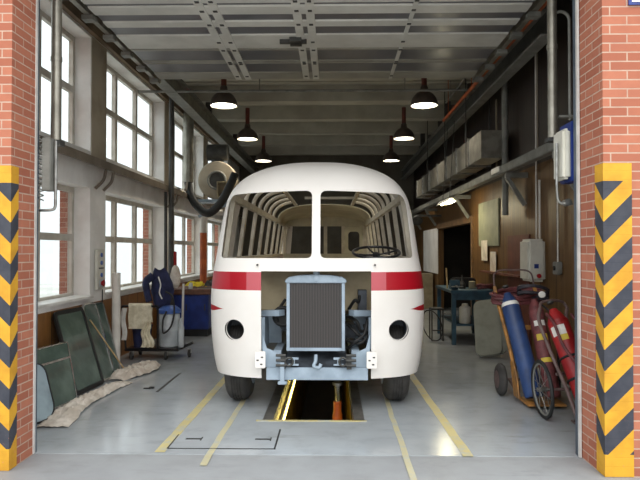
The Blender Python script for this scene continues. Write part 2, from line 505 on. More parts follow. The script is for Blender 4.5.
scene.cycles.max_bounces = 10; scene.cycles.diffuse_bounces = 6; scene.cycles.transparent_max_bounces = 12
scene.cycles.use_denoising = True
scene.cycles.sample_clamp_indirect = 6.0
scene.cycles.caustics_reflective = False; scene.cycles.caustics_refractive = False

def portal(loc, rot, sx, sy):
    l = bpy.data.lights.new('daylight_portal', 'AREA'); l.shape = 'RECTANGLE'; l.size = sx; l.size_y = sy
    l.cycles.is_portal = True
    o = bpy.data.objects.new('daylight_portal', l); C.objects.link(o); o.location = loc; o.rotation_euler = rot

# ------------------------------------------------------------------ the room
XL, XR, YF, YI, YB = -3.3, 2.9, 4.58, 5.02, 22.0      # inner wall faces, front wall, back wall
ZC = 5.2
PX0, PX1, PY0, PY1 = -0.573, 0.214, 6.02, 16.5         # pit opening
fl = MB()
fl.box(XL, PX0, YI, YB, -0.15, 0); fl.box(PX1, XR, YI, YB, -0.15, 0)
fl.box(PX0, PX1, YI, PY0, -0.15, 0); fl.box(PX0, PX1, PY1, YB, -0.15, 0)
floor = struct('floor', fl, M['floor'])
struct('floor_apron', MB().box(-25, 25, 3.2, YI, -0.15, -0.004), M['apron'])
struct('ground_yard', MB().box(-25, 25, -25, 3.2, -0.15, -0.006).box(-25, XL - 0.45, YI, 30, -0.15, -0.006), M['yard'])
pit = MB()
pit.box(PX0 - 0.1, PX0, PY0 - 0.1, PY1, -1.5, -0.151); pit.box(PX1, PX1 + 0.1, PY0 - 0.1, PY1, -1.5, -0.151)
pit.box(PX0, PX1, PY0 - 0.1, PY0, -1.5, -0.151); pit.box(PX0, PX1, PY1, PY1 + 0.1, -1.5, -0.151)
struct('wall_pit', pit, M['pit_wall'])
struct('floor_pit', MB().box(PX0 - .1, PX1 + .1, PY0 - .1, PY1 + .1, -1.6, -1.5), M['pit_floor'])
for x0, x1 in ((PX0 - 0.10, PX0), (PX1, PX1 + 0.10)):
    struct('trim_pit_rim', MB().box(x0, x1, PY0, PY1, 0.0005, 0.006), M['pit_rim'], floor)
struct('trim_pit_edge', MB().box(PX0 - 0.16, PX1 + 0.12, PY0 - 0.03, PY0 + 0.004, 0.0005, 0.006), M['yellow_line'], floor)
def fline(x0, y0, x1, y1, wd, mt='yellow_line'):
    m = MB(); n = max(2, int(abs(y1 - y0) / 0.25)); rows = []
    for i in range(n + 1):
        t = i / n; x = x0 + (x1 - x0) * t; y = y0 + (y1 - y0) * t; j = rnd.uniform(-.006, .006)
        rows.append([(x - wd / 2 + j, y, 0.0025), (x + wd / 2 + j, y, 0.0025)])
    m.grid(rows)
    struct('yellow_line', m, M[mt], floor)
fline(-1.405, 5.06, -1.315, 11.5, 0.085)
fline(1.09, 5.0, 1.00, 11.5, 0.085)
fline(-0.99, 4.75, -0.97, 7.2, 0.055, 'faint_line')
fline(0.585, 4.45, 0.60, 7.2, 0.05, 'faint_line')
# inspection hatch let into the floor
HX0, HX1, HY0, HY1 = -1.375, -0.47, 5.15, 5.72
struct('floor_hatch', MB().box(HX0 + .012, HX1 - .012, HY0 + .012, HY1 - .012, 0.0005, 0.002), M['floor'], floor)
h = MB()
h.box(HX0, HX1, HY0, HY0 + .014, .0005, .0034); h.box(HX1 - .014, HX1, HY0, HY1, .0005, .0034); h.box(HX0, HX0 + .012, HY0, HY1 - .18, .0005, .0034)
for hx in (HX0 + .1, HX1 - .2):
    h.box(hx, hx + .13, HY0 + .25, HY0 + .285, .0005, .0034); h.box(hx + .13, hx + .142, HY0 + .22, HY0 + .32, .0005, .0034)
struct('hatch_gap', h, M['black'], floor)
g = MB(); g.box(-2.05, -2.02, 7.2, 8.3, .0005, .003)
struct('floor_groove', g, M['dark_steel'], floor)

# left wall with its window bays
piers = [(4.98, 5.27), (8.39, 8.97), (12.10, 12.68), (15.80, 16.38), (19.50, 22.0)]
bays = [(5.27, 8.39), (8.97, 12.10), (12.68, 15.80), (16.38, 19.50)]
XW = -3.56                                             # window plane
lw = MB()
for y0, y1 in piers: lw.box(XW - 0.03, XL, y0, y1, 0, ZC)
for y0, y1 in bays:
    lw.box(XW - 0.03, XL, y0, y1, 0, 1.0); lw.box(XW - 0.03, XL, y0, y1, 2.5, 3.0); lw.box(XW - 0.03, XL, y0, y1, 4.56, ZC)
struct('wall_left', lw, M['plaster'])
lo = MB()
for y0, y1 in piers: lo.box(XW - 0.15, XW - 0.031, y0 - 0.02, y1 + 0.02, 0, 2.8)
for y0, y1 in bays:
    lo.box(XW - 0.15, XW - 0.031, y0 + .02, y1 - .02, 0, 1.0); lo.box(XW - 0.15, XW - 0.031, y0 + .02, y1 - .02, 2.5, 2.8)
struct('wall_left_outer', lo, M['brick'])
pf = MB()
for y0, y1 in piers[1:4]: pf.box(XL + 0.001, XL + 0.012, y0 + 0.02, y1 - 0.02, 2.87, 4.58)
struct('trim_pier', pf, M['pierface'])
dd = MB()
for a, b in [(4.98, 22.0)]: dd.box(XL + 0.001, XL + 0.02, a, b, 0, 0.93)
struct('baseboard_left', dd, M['dado'])
k = 1
for y0, y1 in bays:
    for z0, z1, zt in ((1.0, 2.5, 1.82), (3.0, 4.56, 3.83)):
        root = MB()
        root.box(XW - .02, XW + .04, y0, y1, z0, z0 + .07); root.box(XW - .02, XW + .04, y0, y1, z1 - .07, z1)
        root.box(XW - .02, XW + .04, y0, y0 + .07, z0 + .07, z1 - .07); root.box(XW - .02, XW + .04, y1 - .07, y1, z0 + .07, z1 - .07)
        for i in (1, 2):
            ym = y0 + (y1 - y0) * i / 3
            root.box(XW - .02, XW + .045, ym - .05, ym + .05, z0 + .07, z1 - .07)
        for i in range(3):
            ya = y0 + (y1 - y0) * i / 3 + (.07 if i == 0 else .05); yb = y0 + (y1 - y0) * (i + 1) / 3 - (.07 if i == 2 else .05)
            root.box(XW - .018, XW + .04, ya, yb, zt - .045, zt + .045)
        wo = struct('window_%d' % k, root, M['frame_white'])
        gl = MB()
        for i in range(3):
            ya = y0 + (y1 - y0) * i / 3 + .04; yb = y0 + (y1 - y0) * (i + 1) / 3 - .04
            gl.box(XW + .004, XW + .009, ya, yb, z0 + .05, z1 - .05)
        struct('window_glass', gl, M['glass'], wo)
        if z0 < 2:
            struct('window_sill', MB().box(XW + .05, XL + .06, y0 + .01, y1 - .01, z0 + .001, z0 + .035), M['sill'], wo)
        portal((XW - .05, (y0 + y1) / 2, (z0 + z1) / 2), (0, R(-90), 0), z1 - z0, y1 - y0)
        k += 1
# right wall, its side room and the back wall
rw = MB()
OY0, OY1, OZ = 12.9, 17.0, 2.22
rw.box(XR, XR + .15, YI, OY0, 0, 2.86); rw.box(XR, XR + .15, OY1, YB, 0, 2.86); rw.box(XR, XR + .15, OY0, OY1, OZ, 2.86)
struct('wall_right', rw, M['wood'])
struct('wall_right_upper', MB().box(XR, XR + .15, YI, YB, 2.86, ZC), M['board'])
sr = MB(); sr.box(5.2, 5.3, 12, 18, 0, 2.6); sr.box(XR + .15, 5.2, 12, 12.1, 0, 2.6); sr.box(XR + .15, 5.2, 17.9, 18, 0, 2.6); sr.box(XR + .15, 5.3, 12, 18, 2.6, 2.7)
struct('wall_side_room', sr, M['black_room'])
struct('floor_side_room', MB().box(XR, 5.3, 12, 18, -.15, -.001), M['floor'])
tr = MB(); tr.box(XR - .03, XR + .0, OY0 - .12, OY0, 0, OZ + .14); tr.box(XR - .03, XR, OY0, OY1, OZ, OZ + .14)
struct('trim_doorway', tr, mat('brown_door_trim', (120, 92, 62), (98, 74, 48), 5, .6))
struct('trim_white_panel', MB().box(XR - .02, XR, OY1, 19.6, 1.0, 2.25), M['plaster'])
struct('wall_back', MB().box(XL - .45, XR + .15, YB, YB + .2, -.15, ZC), M['back'])
wins = MB()
struct('ceiling', MB().box(XL - .45, 5.4, YF, YB + .2, ZC, ZC + .2), M['ceil'])
rb = []
for i, y in enumerate([9.6, 11.45, 13.3, 15.15, 17.0, 18.85, 20.7]):
    struct('trim_ceiling_rib', MB().box(XL, XR, y, y + .26, 4.86, ZC), M['rib'])
    if i < 6:
        struct('trim_ceiling_flange', MB().box(XL, XR, y + .95, y + 1.07, 5.02, ZC), M['rib'])
struct('trim_wall_beam', MB().box(XL + .001, XL + .07, YI, YB, 4.6, 4.8), M['beam_brown'])
# front wall: brick pillars either side of the doorway
DX0, DX1, YFL = -2.42, 1.99, 4.62
wl = struct('wall_front_left', MB().box(-8, DX0, YFL, YI, -.15, ZC + .2), M['brick'])
wr = struct('wall_front_right', MB().box(DX1, 8, YF, YI, -.15, ZC), M['brick'])
struct('wall_front_lintel', MB().box(DX0, DX1, YF, YI, 4.25, ZC), M['brick'])
def hazard(xc, sx, parent, nm, YF):
    m = MB()
    x_in, x_out = xc, xc + sx * 0.205
    a, b = sorted((x_in - sx * .004, x_out))
    m.box(a, b, YF - .004, YF - .0005, 0.0, 2.287)
    a, b = sorted((x_in - sx * .004, x_in - sx * .0005))
    m.box(a, b, YF - .0005, YF + (.14 if sx > 0 else .11), 0.0, 2.287)
    struct('hazard_marking', m, m_hazard(nm, xc, YF), parent)
hazard(DX0, -1, wl, 'hazard_paint_left', YFL); hazard(DX1, 1, wr, 'hazard_paint_right', YF)
# steel door jambs
for s, xj, nm in ((-1, DX0, 'trim_1'), (1, DX1, 'trim_2')):
    a, b = sorted((xj - (s > 0) * .018 + (s < 0) * .003, xj + s * .10)); m = MB().box(a, b, YI + .001, YI + (.07 if s > 0 else .035), 0, 4.2)
    a, b = sorted((xj + s * .02, xj + s * .12))
    if s > 0: m.box(a, b, YI + .071, YI + .13, 0, 4.2)
    o = struct(nm, m, M['jamb'])
    a, b = sorted((xj - s * (.024 if s > 0 else .008), xj - s * (.006 if s > 0 else -.004))); struct('jamb_edge', MB().box(a, b, YI - .03, YI + .0005, 0.001, 4.2), M['jamb_white'], o)
portal(((DX0 + DX1) / 2, YI + .02, 2.1), (R(90), 0, 0), DX1 - DX0, 4.2)

# overhead sectional door, parked open under the ceiling
ZD = 4.15
secs = [(5.02, 5.62, [(5.02, 5.12), (5.28, 5.40), (5.5, 5.62)]), (5.63, 6.24, [(5.63, 5.75), (5.9, 6.02), (6.1, 6.24)]),
        (6.25, 6.91, [(6.30, 6.54), (6.72, 6.91)]), (6.92, 7.64, [(7.15, 7.64)]), (7.65, 8.23, [(7.65, 7.74), (8.14, 8.23)]), (8.24, 9.02, [(8.24, 8.28), (8.68, 9.02)])]
DL, DR = -2.52, 2.04
door = bpy.data.objects.new('door_1', None); C.objects.link(door); door['kind'] = 'structure'; LOC[door] = Vector((0, 0, 0))
for y0, y1, rails in secs:
    p = struct('door_section', MB().box(DL, DR, y0, y1, ZD + .014, ZD + .05), M['door_dark'], door)
    m = MB()
    for a, b in rails:
        sl = .018
        m._add([(DL, a, ZD + .014), (DR, a, ZD + .014), (DR, a + sl, ZD), (DL, a + sl, ZD), (DL, b - sl, ZD), (DR, b - sl, ZD), (DR, b, ZD + .014), (DL, b, ZD + .014)],
               [(0, 1, 2, 3), (3, 2, 5, 4), (4, 5, 6, 7), (0, 3, 4, 7), (1, 6, 5, 2), (0, 7, 6, 1)])
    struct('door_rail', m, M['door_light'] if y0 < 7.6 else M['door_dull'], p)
    m = MB()
    for xs in (-1.36, -1.22, -0.37, -0.23, .85):
        wd = .045 if xs != .85 else .022
        m.box(xs - wd, xs + wd, y0 + .003, y1 - .003, ZD - .006, ZD + .013)
    struct('door_stile', m, M['door_light'], p)
    m = MB()
    for xs in (-1.36, -1.22, -0.37, -0.23, .85):
        for a, b in rails:
            yy = (a + b) / 2
            m.box(xs - .022, xs + .022, yy - .022, yy + .022, ZD - .012, ZD - .0065)
    struct('door_hinge', m, M['dark_steel'], p)
m = MB().box(-.62, -.30, 7.30, 7.34, ZD - .05, ZD - .001).box(-.50, -.36, 7.22, 7.42, ZD - .05, ZD - .001)
struct('door_lock', m, M['dark_steel'], door)
for xs in (DL - .1, DR + .1):
    m = MB()
    m.box(xs - .03, xs + .03, 5.06, 9.3, ZD + .02, ZD + .05); m.box(xs - .03, xs - .022, 5.06, 9.3, ZD + .05, ZD + .1); m.box(xs + .022, xs + .03, 5.06, 9.3, ZD + .05, ZD + .1)
    struct('door_track', m, M['galv'], door)
    m = MB()
    for y in [5.3 + .62 * i for i in range(7)]: m.box(xs - .06, xs + .06, y, y + .12, ZD - .03, ZD + .019); m.box(xs - .012, xs + .012, y + .01, y + .03, ZD + .05, ZC - .001)
    struct('track_hanger', m, M['grey_steel'], door)
# ------------------------------------------------------------------ the coach
BX = -0.16
WT = [(.30, 1.075), (.5, 1.12), (.8, 1.15), (1.1, 1.155), (1.4, 1.13), (1.6, 1.095), (1.9, 1.055), (2.1, 1.022), (2.2, 1.0), (2.30, .955), (2.40, .885), (2.48, .79), (2.55, .665), (2.60, .545), (2.64, .41), (2.665, .27), (2.68, 0.0)]
FT = [(.30, 6.235), (.8, 6.20), (1.3, 6.18), (1.6, 6.20), (2.0, 6.27), (2.2, 6.33), (2.3, 6.385), (2.40, 6.47), (2.48, 6.57), (2.55, 6.70), (2.60, 6.84), (2.64, 7.0), (2.665, 7.18), (2.68, 7.5)]
def zlist():
    z = [.355 + .065 * i for i in range(28)]
    z = [v for v in z if v < 2.1] + [2.1, 2.15, 2.2, 2.25, 2.30, 2.34, 2.38, 2.42, 2.46, 2.5, 2.54, 2.57, 2.60, 2.62, 2.64, 2.655, 2.668, 2.676, 2.68]
    return z
def plan(z, yend, n=44, straight=4):
    """half outline of the nose at height z, from the left end round to the right end"""
    W = interp(WT, z); F = interp(FT, z)
    D = min(.64, max(.05, yend - F - .02)) * min(1.0, .25 + .75 * W)
    pts = []
    for i in range(n + 1):
        a = R(-90 + 180 * i / n); s, c = math.sin(a), math.cos(a)
        x = W * math.copysign(abs(s) ** (2 / 2.7), s); y = F + D * (1 - abs(c) ** (2 / 2.7))
        pts.append((BX + x, y, z))
    L = [(pts[0][0], pts[0][1] + (yend - pts[0][1]) * (straight - k) / straight, z) for k in range(straight)]
    Rr = [(pts[-1][0], pts[-1][1] + (yend - pts[-1][1]) * (k + 1) / straight, z) for k in range(straight)]
    return L + pts + Rr
bus = thing('coach', 'white vintage coach body with red band, no glass and bare radiator, parked over the pit', 'bus', (BX, 11.0, 0))
YC = 7.75
shell = MB().grid([plan(z, YC) for z in zlist()])
shell_me = shell.mesh('nose_shell', M['bus_paint'], LOC[bus], weld=True)
def bake(me, cutters, solid):
    """solidify the shell, cut the openings, return the finished mesh"""
    o = bpy.data.objects.new('tmp_shell', me); C.objects.link(o)
    md = o.modifiers.new('s', 'SOLIDIFY'); md.thickness = solid; md.offset = -1.0
    cs = []
    for mb in cutters:
        co = bpy.data.objects.new('tmp_cut', mb.mesh('tmp_cut', None, LOC[bus], smooth=False)); C.objects.link(co); cs.append(co)
        b = o.modifiers.new('b', 'BOOLEAN'); b.operation = 'DIFFERENCE'; b.object = co; b.solver = 'EXACT'
    dg = bpy.context.evaluated_depsgraph_get(); dg.update()
    out = bpy.data.meshes.new_from_object(o.evaluated_get(dg))
    for q in cs + [o]:
        bpy.data.objects.remove(q, do_unlink=True)
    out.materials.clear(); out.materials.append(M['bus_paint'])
    out.polygons.foreach_set('use_smooth', [True] * len(out.polygons)); out.set_sharp_from_angle(angle=R(30))
    return out
def corner_round(pts, rr, k=6):
    out = []
    n = len(pts)
    for i in range(n):
        p0, p, p1 = Vector(pts[i - 1]), Vector(pts[i]), Vector(pts[(i + 1) % n])
        r = rr[i]
        a = p + (p0 - p).normalized() * r; b = p + (p1 - p).normalized() * r
        for j in range(k + 1):
            t = j / k
            out.append(tuple((1 - t) ** 2 * a + 2 * t * (1 - t) * p + t * t * b))
    return out
def prism_y(pts, y0, y1):
    return MB().plate((BX, y0, 0), (1, 0, 0), (0, 0, 1), (0, y1 - y0, 0), pts)
ws = []
for s in (-1, 1):
    pts = [(s * .042, 1.568), (s * 1.0, 1.568), (s * .945, 2.165), (s * .895, 2.238), (s * .042, 2.262)]
    rr = [.06, .04, .05, .03, .07]
    if s < 0: pts = pts[::-1]; rr = rr[::-1]
    ws.append(prism_y(corner_round(pts, rr), 5.9, 6.98))
cut = ws + [prism_y([(-.553, .1), (.553, .1), (.553, 1.437), (-.553, 1.437)], 5.9, 6.6)]
for s in (-1, 1):
    cut.append(MB().cyl((BX + s * .838, 5.9, .835), (BX + s * .838, 6.9, .835), .107, 40))
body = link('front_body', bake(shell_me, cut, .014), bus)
# headlamp cups behind the holes, mounting tabs
for s in (-1, 1):
    c = (BX + s * .838, 0, .835)
    m = MB().lathe((c[0], 6.55, c[2]), (c[0], 6.8, c[2]), [(0, .104), (.11, .10), (.12, .0)], 32)
    m2 = MB().torus((c[0] , 6.405 + .0, c[2]), (s * .45, -1, 0), .112, .006, 40, 8)
    part(bus, 'headlamp_ring', m2, M['bus_paint'])
    m = MB(); rows = []
    for t, r in ((6.47, .118), (6.60, .112), (6.66, .085), (6.68, .002)):
        rows.append([(c[0] + r * math.cos(2 * PI * k / 32), t, c[2] + r * math.sin(2 * PI * k / 32)) for k in range(33)])
    part(bus, 'headlamp_bowl', m.grid(rows), M['engine'])
    x = BX + s * .555
    tab = MB().plate((x - .052, 6.165, .475), (1, 0, 0), (0, 0, 1), (0, .025, 0), rrect(.104, .165, .012, 3))
    t = part(bus, 'bracket_tab', tab, M['bus_paint'], bevel=.003, label='white steel mounting tab with bolt slots')
    for dz, dx in ((.04, .012), (.11, .02), (.08, -.024)):
        part(bus, 'bolt_slot', MB().box(x + dx - .011, x + dx + .011, 6.161, 6.1645, .475 + dz - .006, .475 + dz + .006), M['black'], t)
# side walls, rear
def side(s, y0, y1, z0, z1, n=14, inset=0.0):
    rows = []
    for i in range(n + 1):
        z = z0 + (z1 - z0) * i / n; x = BX + s * (interp(WT, z) - inset)
        rows.append([(x, y0 + (y1 - y0) * k / 12, z) for k in range(13)])
    return MB().grid(rows)
YR = 16.9
for s in (-1, 1):
    me = side(s, YC + .002, YR - .8, .34, 1.56).mesh('side_panel', M['bus_paint'], LOC[bus])
    # rear wheel arch
    tmpc = MB().cyl((BX + s * .7, 13.9, .45), (BX + s * 1.4, 13.9, .45), .56, 36)
    link('side_panel', bake(me, [tmpc], .03 if s < 0 else -.03), bus)
rear = []
for z in zlist():
    rear.append([(p[0], YR - (p[1] - 6.18) , p[2]) for p in plan(z, 6.18 + 1.2)] if z < 2.62 else [(p[0], YR - (p[1] - 6.18), p[2]) for p in plan(z, 7.9)])
rear = [[(p[0], max(YR - 1.6, p[1]), p[2]) for p in r] for r in rear]
rme = MB().grid(rear).mesh('rear_body', M['bus_paint'], LOC[bus], weld=True)
rc = [prism_y(corner_round([(-.97, 1.45), (-.03, 1.45), (-.03, 2.36), (-.88, 2.36)], [.08] * 4), 15.6, 17.5), prism_y(corner_round([(.03, 1.45), (.97, 1.45), (.88, 2.36), (.03, 2.36)], [.08] * 4), 15.6, 17.5)]
link('rear_body', bake(rme, rc, -.03), bus)
# frame: belt rails, cant rails, posts, bows
BELT, CANT = 1.565, 2.20
wp = interp(WT, BELT) - .06; wc = interp(WT, CANT) - .045
for s in (-1, 1):
    part(bus, 'belt_rail', MB().box(BX + s * wp - .035, BX + s * wp + .035, 6.95, YR - .9, BELT - .05, BELT), M['bus_post'])
    part(bus, 'cant_rail', MB().box(BX + s * wc - .03, BX + s * wc + .03, 6.98, YR - .9, CANT - .0, CANT + .075), M['bus_post'])
    part(bus, 'roof_stringer', MB().box(BX + s * .57 - .03, BX + s * .57 + .03, 7.45, 12.6, 2.545, 2.575), M['bus_post'])
py = [6.98 + 1.04 * i for i in range(9)]
for y in py:
    for s in (-1, 1):
        p = (BX + s * wp, y, BELT + .001); q = (BX + s * wc, y, CANT - .001)
        part(bus, 'window_post', MB().beam(p, q, .05, .085, up=(0, 1, 0)), M['bus_post'], bevel=.006)
for y in [8.02 + .76 * i for i in range(6)]:
    for s in (-1, 1):
        pts = []
        for i in range(11):
            t = i / 10; a = R(90 * t * .93)
            pts.append((BX + s * (.57 + (wc - .57) * math.cos(a)), y, CANT + .077 + (2.56 - CANT - .077) * math.sin(a)))
        part(bus, 'roof_bow', MB().tube(pts, .028, 10), M['bus_post'])
part(bus, 'cross_bar', MB().box(BX - .30, BX + .54, 10.45, 10.50, 2.51, 2.55), M['bus_post'])
# cream roof liner before the partition, and the partition itself
rows = []
YL0, YP = 12.6, 14.35
for j in range(9):
    y = YL0 + (YP - YL0) * j / 8
    dz = -.16 * (j / 8) ** 2
    r = []
    for i in range(33):
        a = R(180 * i / 32); cx, sx = math.cos(a), math.sin(a)
        r.append((BX - wc * math.copysign(abs(cx) ** .8, cx) * (1 - .03 * j / 8), y, CANT + .02 + (.37 + dz) * abs(sx) ** .75))
    rows.append(r)
part(bus, 'roof_liner', MB().grid(rows), M['bus_liner'], solid=.02)
hp = .97
m = MB()
m.box(BX - hp, BX + hp, YP, YP + .05, 2.20, 2.44)
part(bus, 'partition_header', m, M['bus_liner'])
for x0, x1 in ((-hp, -hp + .07), (-.03, .05), (.38, .46), (hp - .10, hp)):
    part(bus, 'partition_post', MB().box(BX + x0, BX + x1, YP, YP + .05, BELT, 2.199), M['bus_post'])
part(bus, 'partition_panel', MB().box(BX - hp, BX + hp, YP, YP + .05, .95, BELT - .001), M['bus_liner'])
fr = MB().ring((BX + .461, YP + .005, BELT + .001), (1, 0, 0), (0, 0, 1), (0, .03, 0), rrect(.408, .63, .01, 6), rrect(.26, .46, .08, 6, .075, .05))
part(bus, 'partition_window', fr, M['bus_liner'])
# cab floor, bulkhead, dash shelf
part(bus, 'cab_floor', MB().box(BX - 1.0, BX + 1.0, 7.30, YR - 1.0, .90, .94), M['bulkhead'])
part(bus, 'bulkhead', MB().box(BX - 1.02, BX + 1.02, 6.78, 6.80, 1.0, 1.51), M['bulkhead'])
part(bus, 'dash_shelf', MB().plate((BX, 0, 1.515), (1, 0, 0), (0, 1, 0), (0, 0, .03), [(-.95, 6.72), (-.55, 6.40), (0, 6.31), (.55, 6.40), (.95, 6.72), (.95, 7.0), (-.95, 7.0)]), M['engine'])
# chassis
for s in (-1, 1):
    part(bus, 'frame_rail', MB().box(BX + s * .40 - .04, BX + s * .40 + .04, 6.36, YR - .9, .46, .62), M['bus_grey'])
cm = MB().plate((BX, 0, 0), (0, 1, 0), (0, 0, 1), (1, 0, 0), [])if False else MB()
cm.box(BX - .50, BX + .52, 6.235, 6.26, .345, .470).box(BX - .50, BX + .52, 6.26, 6.60, .345, .362)
part(bus, 'cross_member', cm, M['bus_grey'], bevel=.004)
part(bus, 'tray_plate', MB().beam((BX, 6.262, .468), (BX, 6.62, .62), .62, .008), M['engine'])
for s in (-1, 1):
    part(bus, 'wing_stay', MB().plate((BX + s * .30, 6.262, 0), (s, 0, 0), (0, 0, 1), (0, .02, 0), [(.06, .47), (.24, .47), (.24, .80), (.20, .66), (.06, .60)]), M['bus_grey'])
    part(bus, 'side_bearer', MB().beam((BX + s * .56, 6.55, .985), (BX + s * .36, 6.42, 1.0), .10, .06), M['bus_grey'])
    part(bus, 'inner_wing', MB().box(BX + s * .56 - .02, BX + s * .56 + .02, 6.45, 7.2, .62, .95).box(*sorted((BX + s * .54, BX + s * .40)), 6.9, 6.93, .62, .98), M['bus_grey'])
    # black spring shackle and bracket either side of the radiator foot
    x = BX + s * .33
    m = MB().box(x - .025, x + .025, 6.20, 6.233, .46, .60)
    for q in range(3):
        m.cyl((x - s * .03, 6.19, .50 + .05 * q), (x + s * .07, 6.19, .50 + .05 * q), .014, 10)
    m.torus((x - s * .06, 6.20, .535), (0, 1, 0), .04, .011, 20, 8)
    part(bus, 'shackle', m, M['dark_steel'])
    x = BX + s * .225
    m = MB().box(x - .05, x + .05, 6.205, 6.235, .555, .575).box(x - .05, x + .05, 6.205, 6.235, .495, .51).box(x - .012, x + .012, 6.205, 6.235, .51, .555)
    part(bus, 'radiator_foot', m, M['bus_grey'])
part(bus, 'step_bracket', MB().box(BX - .36, BX - .315, 6.185, 6.232, .31, .53).box(BX - .38, BX - .29, 6.18, 6.232, .31, .34), M['bus_grey'], bevel=.004)
part(bus, 'tow_hook', MB().tube(smooth_path([(BX, 6.22, .60), (BX - .005, 6.19, .54), (BX - .02, 6.16, .50), (BX + .03, 6.15, .485), (BX + .05, 6.16, .52)], 5), .018, 10), M['bus_grey'])
# radiator: core, frame, rounded top tank, cap
RX0, RX1, RZ0, RZ1, RY = BX - .30, BX + .29, .63, 1.315, 6.27
part(bus, 'radiator_core', MB().box(RX0 + .03, RX1 - .03, RY + .012, RY + .09, RZ0 + .03, RZ1), M['core'])
rf = MB().box(RX0, RX0 + .032, RY, RY + .10, RZ0, RZ1).box(RX1 - .032, RX1, RY, RY + .10, RZ0, RZ1).box(RX0 + .032, RX1 - .032, RY, RY + .10, RZ0, RZ0 + .032)
part(bus, 'radiator_frame', rf, M['bus_grey'], bevel=.004)
pts = [(-.31, 0), (.31, 0), (.31, .03), (.27, .06), (.16, .078), (0, .084), (-.16, .078), (-.27, .06), (-.31, .03)]
part(bus, 'radiator_tank', MB().plate((BX - .005, RY - .012, RZ1 + .001), (1, 0, 0), (0, 0, 1), (0, .13, 0), pts), M['bus_grey'], bevel=.008)
part(bus, 'radiator_cap', MB().lathe((BX, RY + .04, RZ1 + .084), (BX, RY + .04, 2), [(0, .03), (.012, .034), (.03, .034), (.036, .02)], 20).lathe((BX - .0, RY - .013, RZ1 + .045), (BX, RY - .1, RZ1 + .045), [(0, .028), (.008, .028), (.012, .015)], 20), M['bus_grey'])
# engine behind the radiator and its hoses
en = MB().box(BX - .27, BX + .27, 6.62, 7.2, .62, 1.12).box(BX - .2, BX + .2, 6.66, 7.15, 1.121, 1.24).cyl((BX - .34, 6.75, .85), (BX - .34, 7.05, .85), .08, 18).box(BX + .28, BX + .44, 6.7, 7.1, .7, .84)
part(bus, 'engine_block', en, M['engine'], bevel=.02)
part(bus, 'fan_belt_pulley', MB().torus((BX - .36, 6.55, .95), (0, 1, 0), .09, .022, 28, 8).cyl((BX - .36, 6.53, .95), (BX - .36, 6.58, .95), .07, 20), M['black'])
for k, (a, b, c, d) in enumerate([((.33, .62), (.40, .70), (.50, .78), (.53, .92)), ((.32, .70), (.44, .68), (.52, .74), (.50, .86)), ((.33, .86), (.40, .80), (.48, .72), (.53, .66)), ((.32, .95), (.42, .90), (.46, .80), (.52, .80)), ((-.33, .86), (-.42, .92), (-.40, 1.02), (-.34, 1.12)), ((.34, 1.02), (.40, 1.12), (.44, 1.1), (.46, 1.2))]):
    y = 6.48 + .02 * k
    part(bus, 'hose', MB().tube(smooth_path([(BX + a[0], y + .05, a[1]), (BX + b[0], y - .03, b[1]), (BX + c[0], y, c[1]), (BX + d[0], y + .08, d[1])], 6), .017, 10), M['black'])
part(bus, 'battery_box', MB().box(BX + .44, BX + .53, 6.62, 6.8, 1.0, 1.22), M['engine'])
# steering wheel and column
sc_, tl = Vector((BX + .645, 6.80, 1.625)), R(14)
ax = Vector((0, -math.sin(tl), math.cos(tl)))
sw = part(bus, 'steering_wheel', MB().torus(sc_, ax, .255, .015, 48, 10), M['black_gloss'])
u1 = Vector((1, 0, 0)); u2 = ax.cross(u1)
for a in (20, 110, 200, 290):
    d = u1 * math.cos(R(a)) + u2 * math.sin(R(a))
    part(bus, 'spoke', MB().tube([sc_ - ax * .03, sc_ - ax * .02 + d * .13, sc_ + d * .25], .010, 8), M['black_gloss'], sw)
part(bus, 'hub', MB().lathe(sc_ - ax * .06, sc_ + ax, [(0, .03), (.03, .042), (.05, .04), (.06, .02)], 20), M['black_gloss'], sw)
part(bus, 'steering_column', MB().cyl(sc_ - ax * .06, sc_ - ax * .64 , .022, 14), M['black_gloss'])
# wheels
def wheel(x, y, r=.455, wd=.28):
    h = wd / 2
    prof = [(0, r * .62), (.015, r * .86), (.05, r * .965), (.085, r)]
    for i in range(4):
        t = .085 + (wd - .17) * (i + .5) / 4 - .006
        prof += [(t, r), (t + .001, r - .012), (t + .011, r - .012), (t + .012, r)]
    prof += [(wd - .085, r), (wd - .05, r * .965), (wd - .015, r * .86), (wd, r * .62)]
    ty = part(bus, 'tyre', MB().lathe((x - h, y, r), (x + h, y, r), prof, 56), M['tyre'])
    part(bus, 'wheel_rim', MB().lathe((x - h - .004, y, r), (x + h + .004, y, r), [(0, .28), (.03, .27), (.05, .12), (.09, .1), (wd - .08, .1), (wd - .03, .12), (wd - .02, .27), (wd + .008, .28)], 40), M['bus_grey'], ty)
for s in (-1, 1):
    wheel(BX + s * .85, 6.90); wheel(BX + s * .86, 13.9)
for y in (6.90, 13.9): part(bus, 'axle', MB().cyl((BX - .72, y, .455), (BX + .72, y, .455), .05, 16), M['engine'])
# screw heads under the windscreen
for s in (-1, 1):
    part(bus, 'wiper_boss', MB().cyl((BX + s * .59, 6.20, 1.50), (BX + s * .59, 6.31, 1.50), .010, 12), M['dark_steel'])
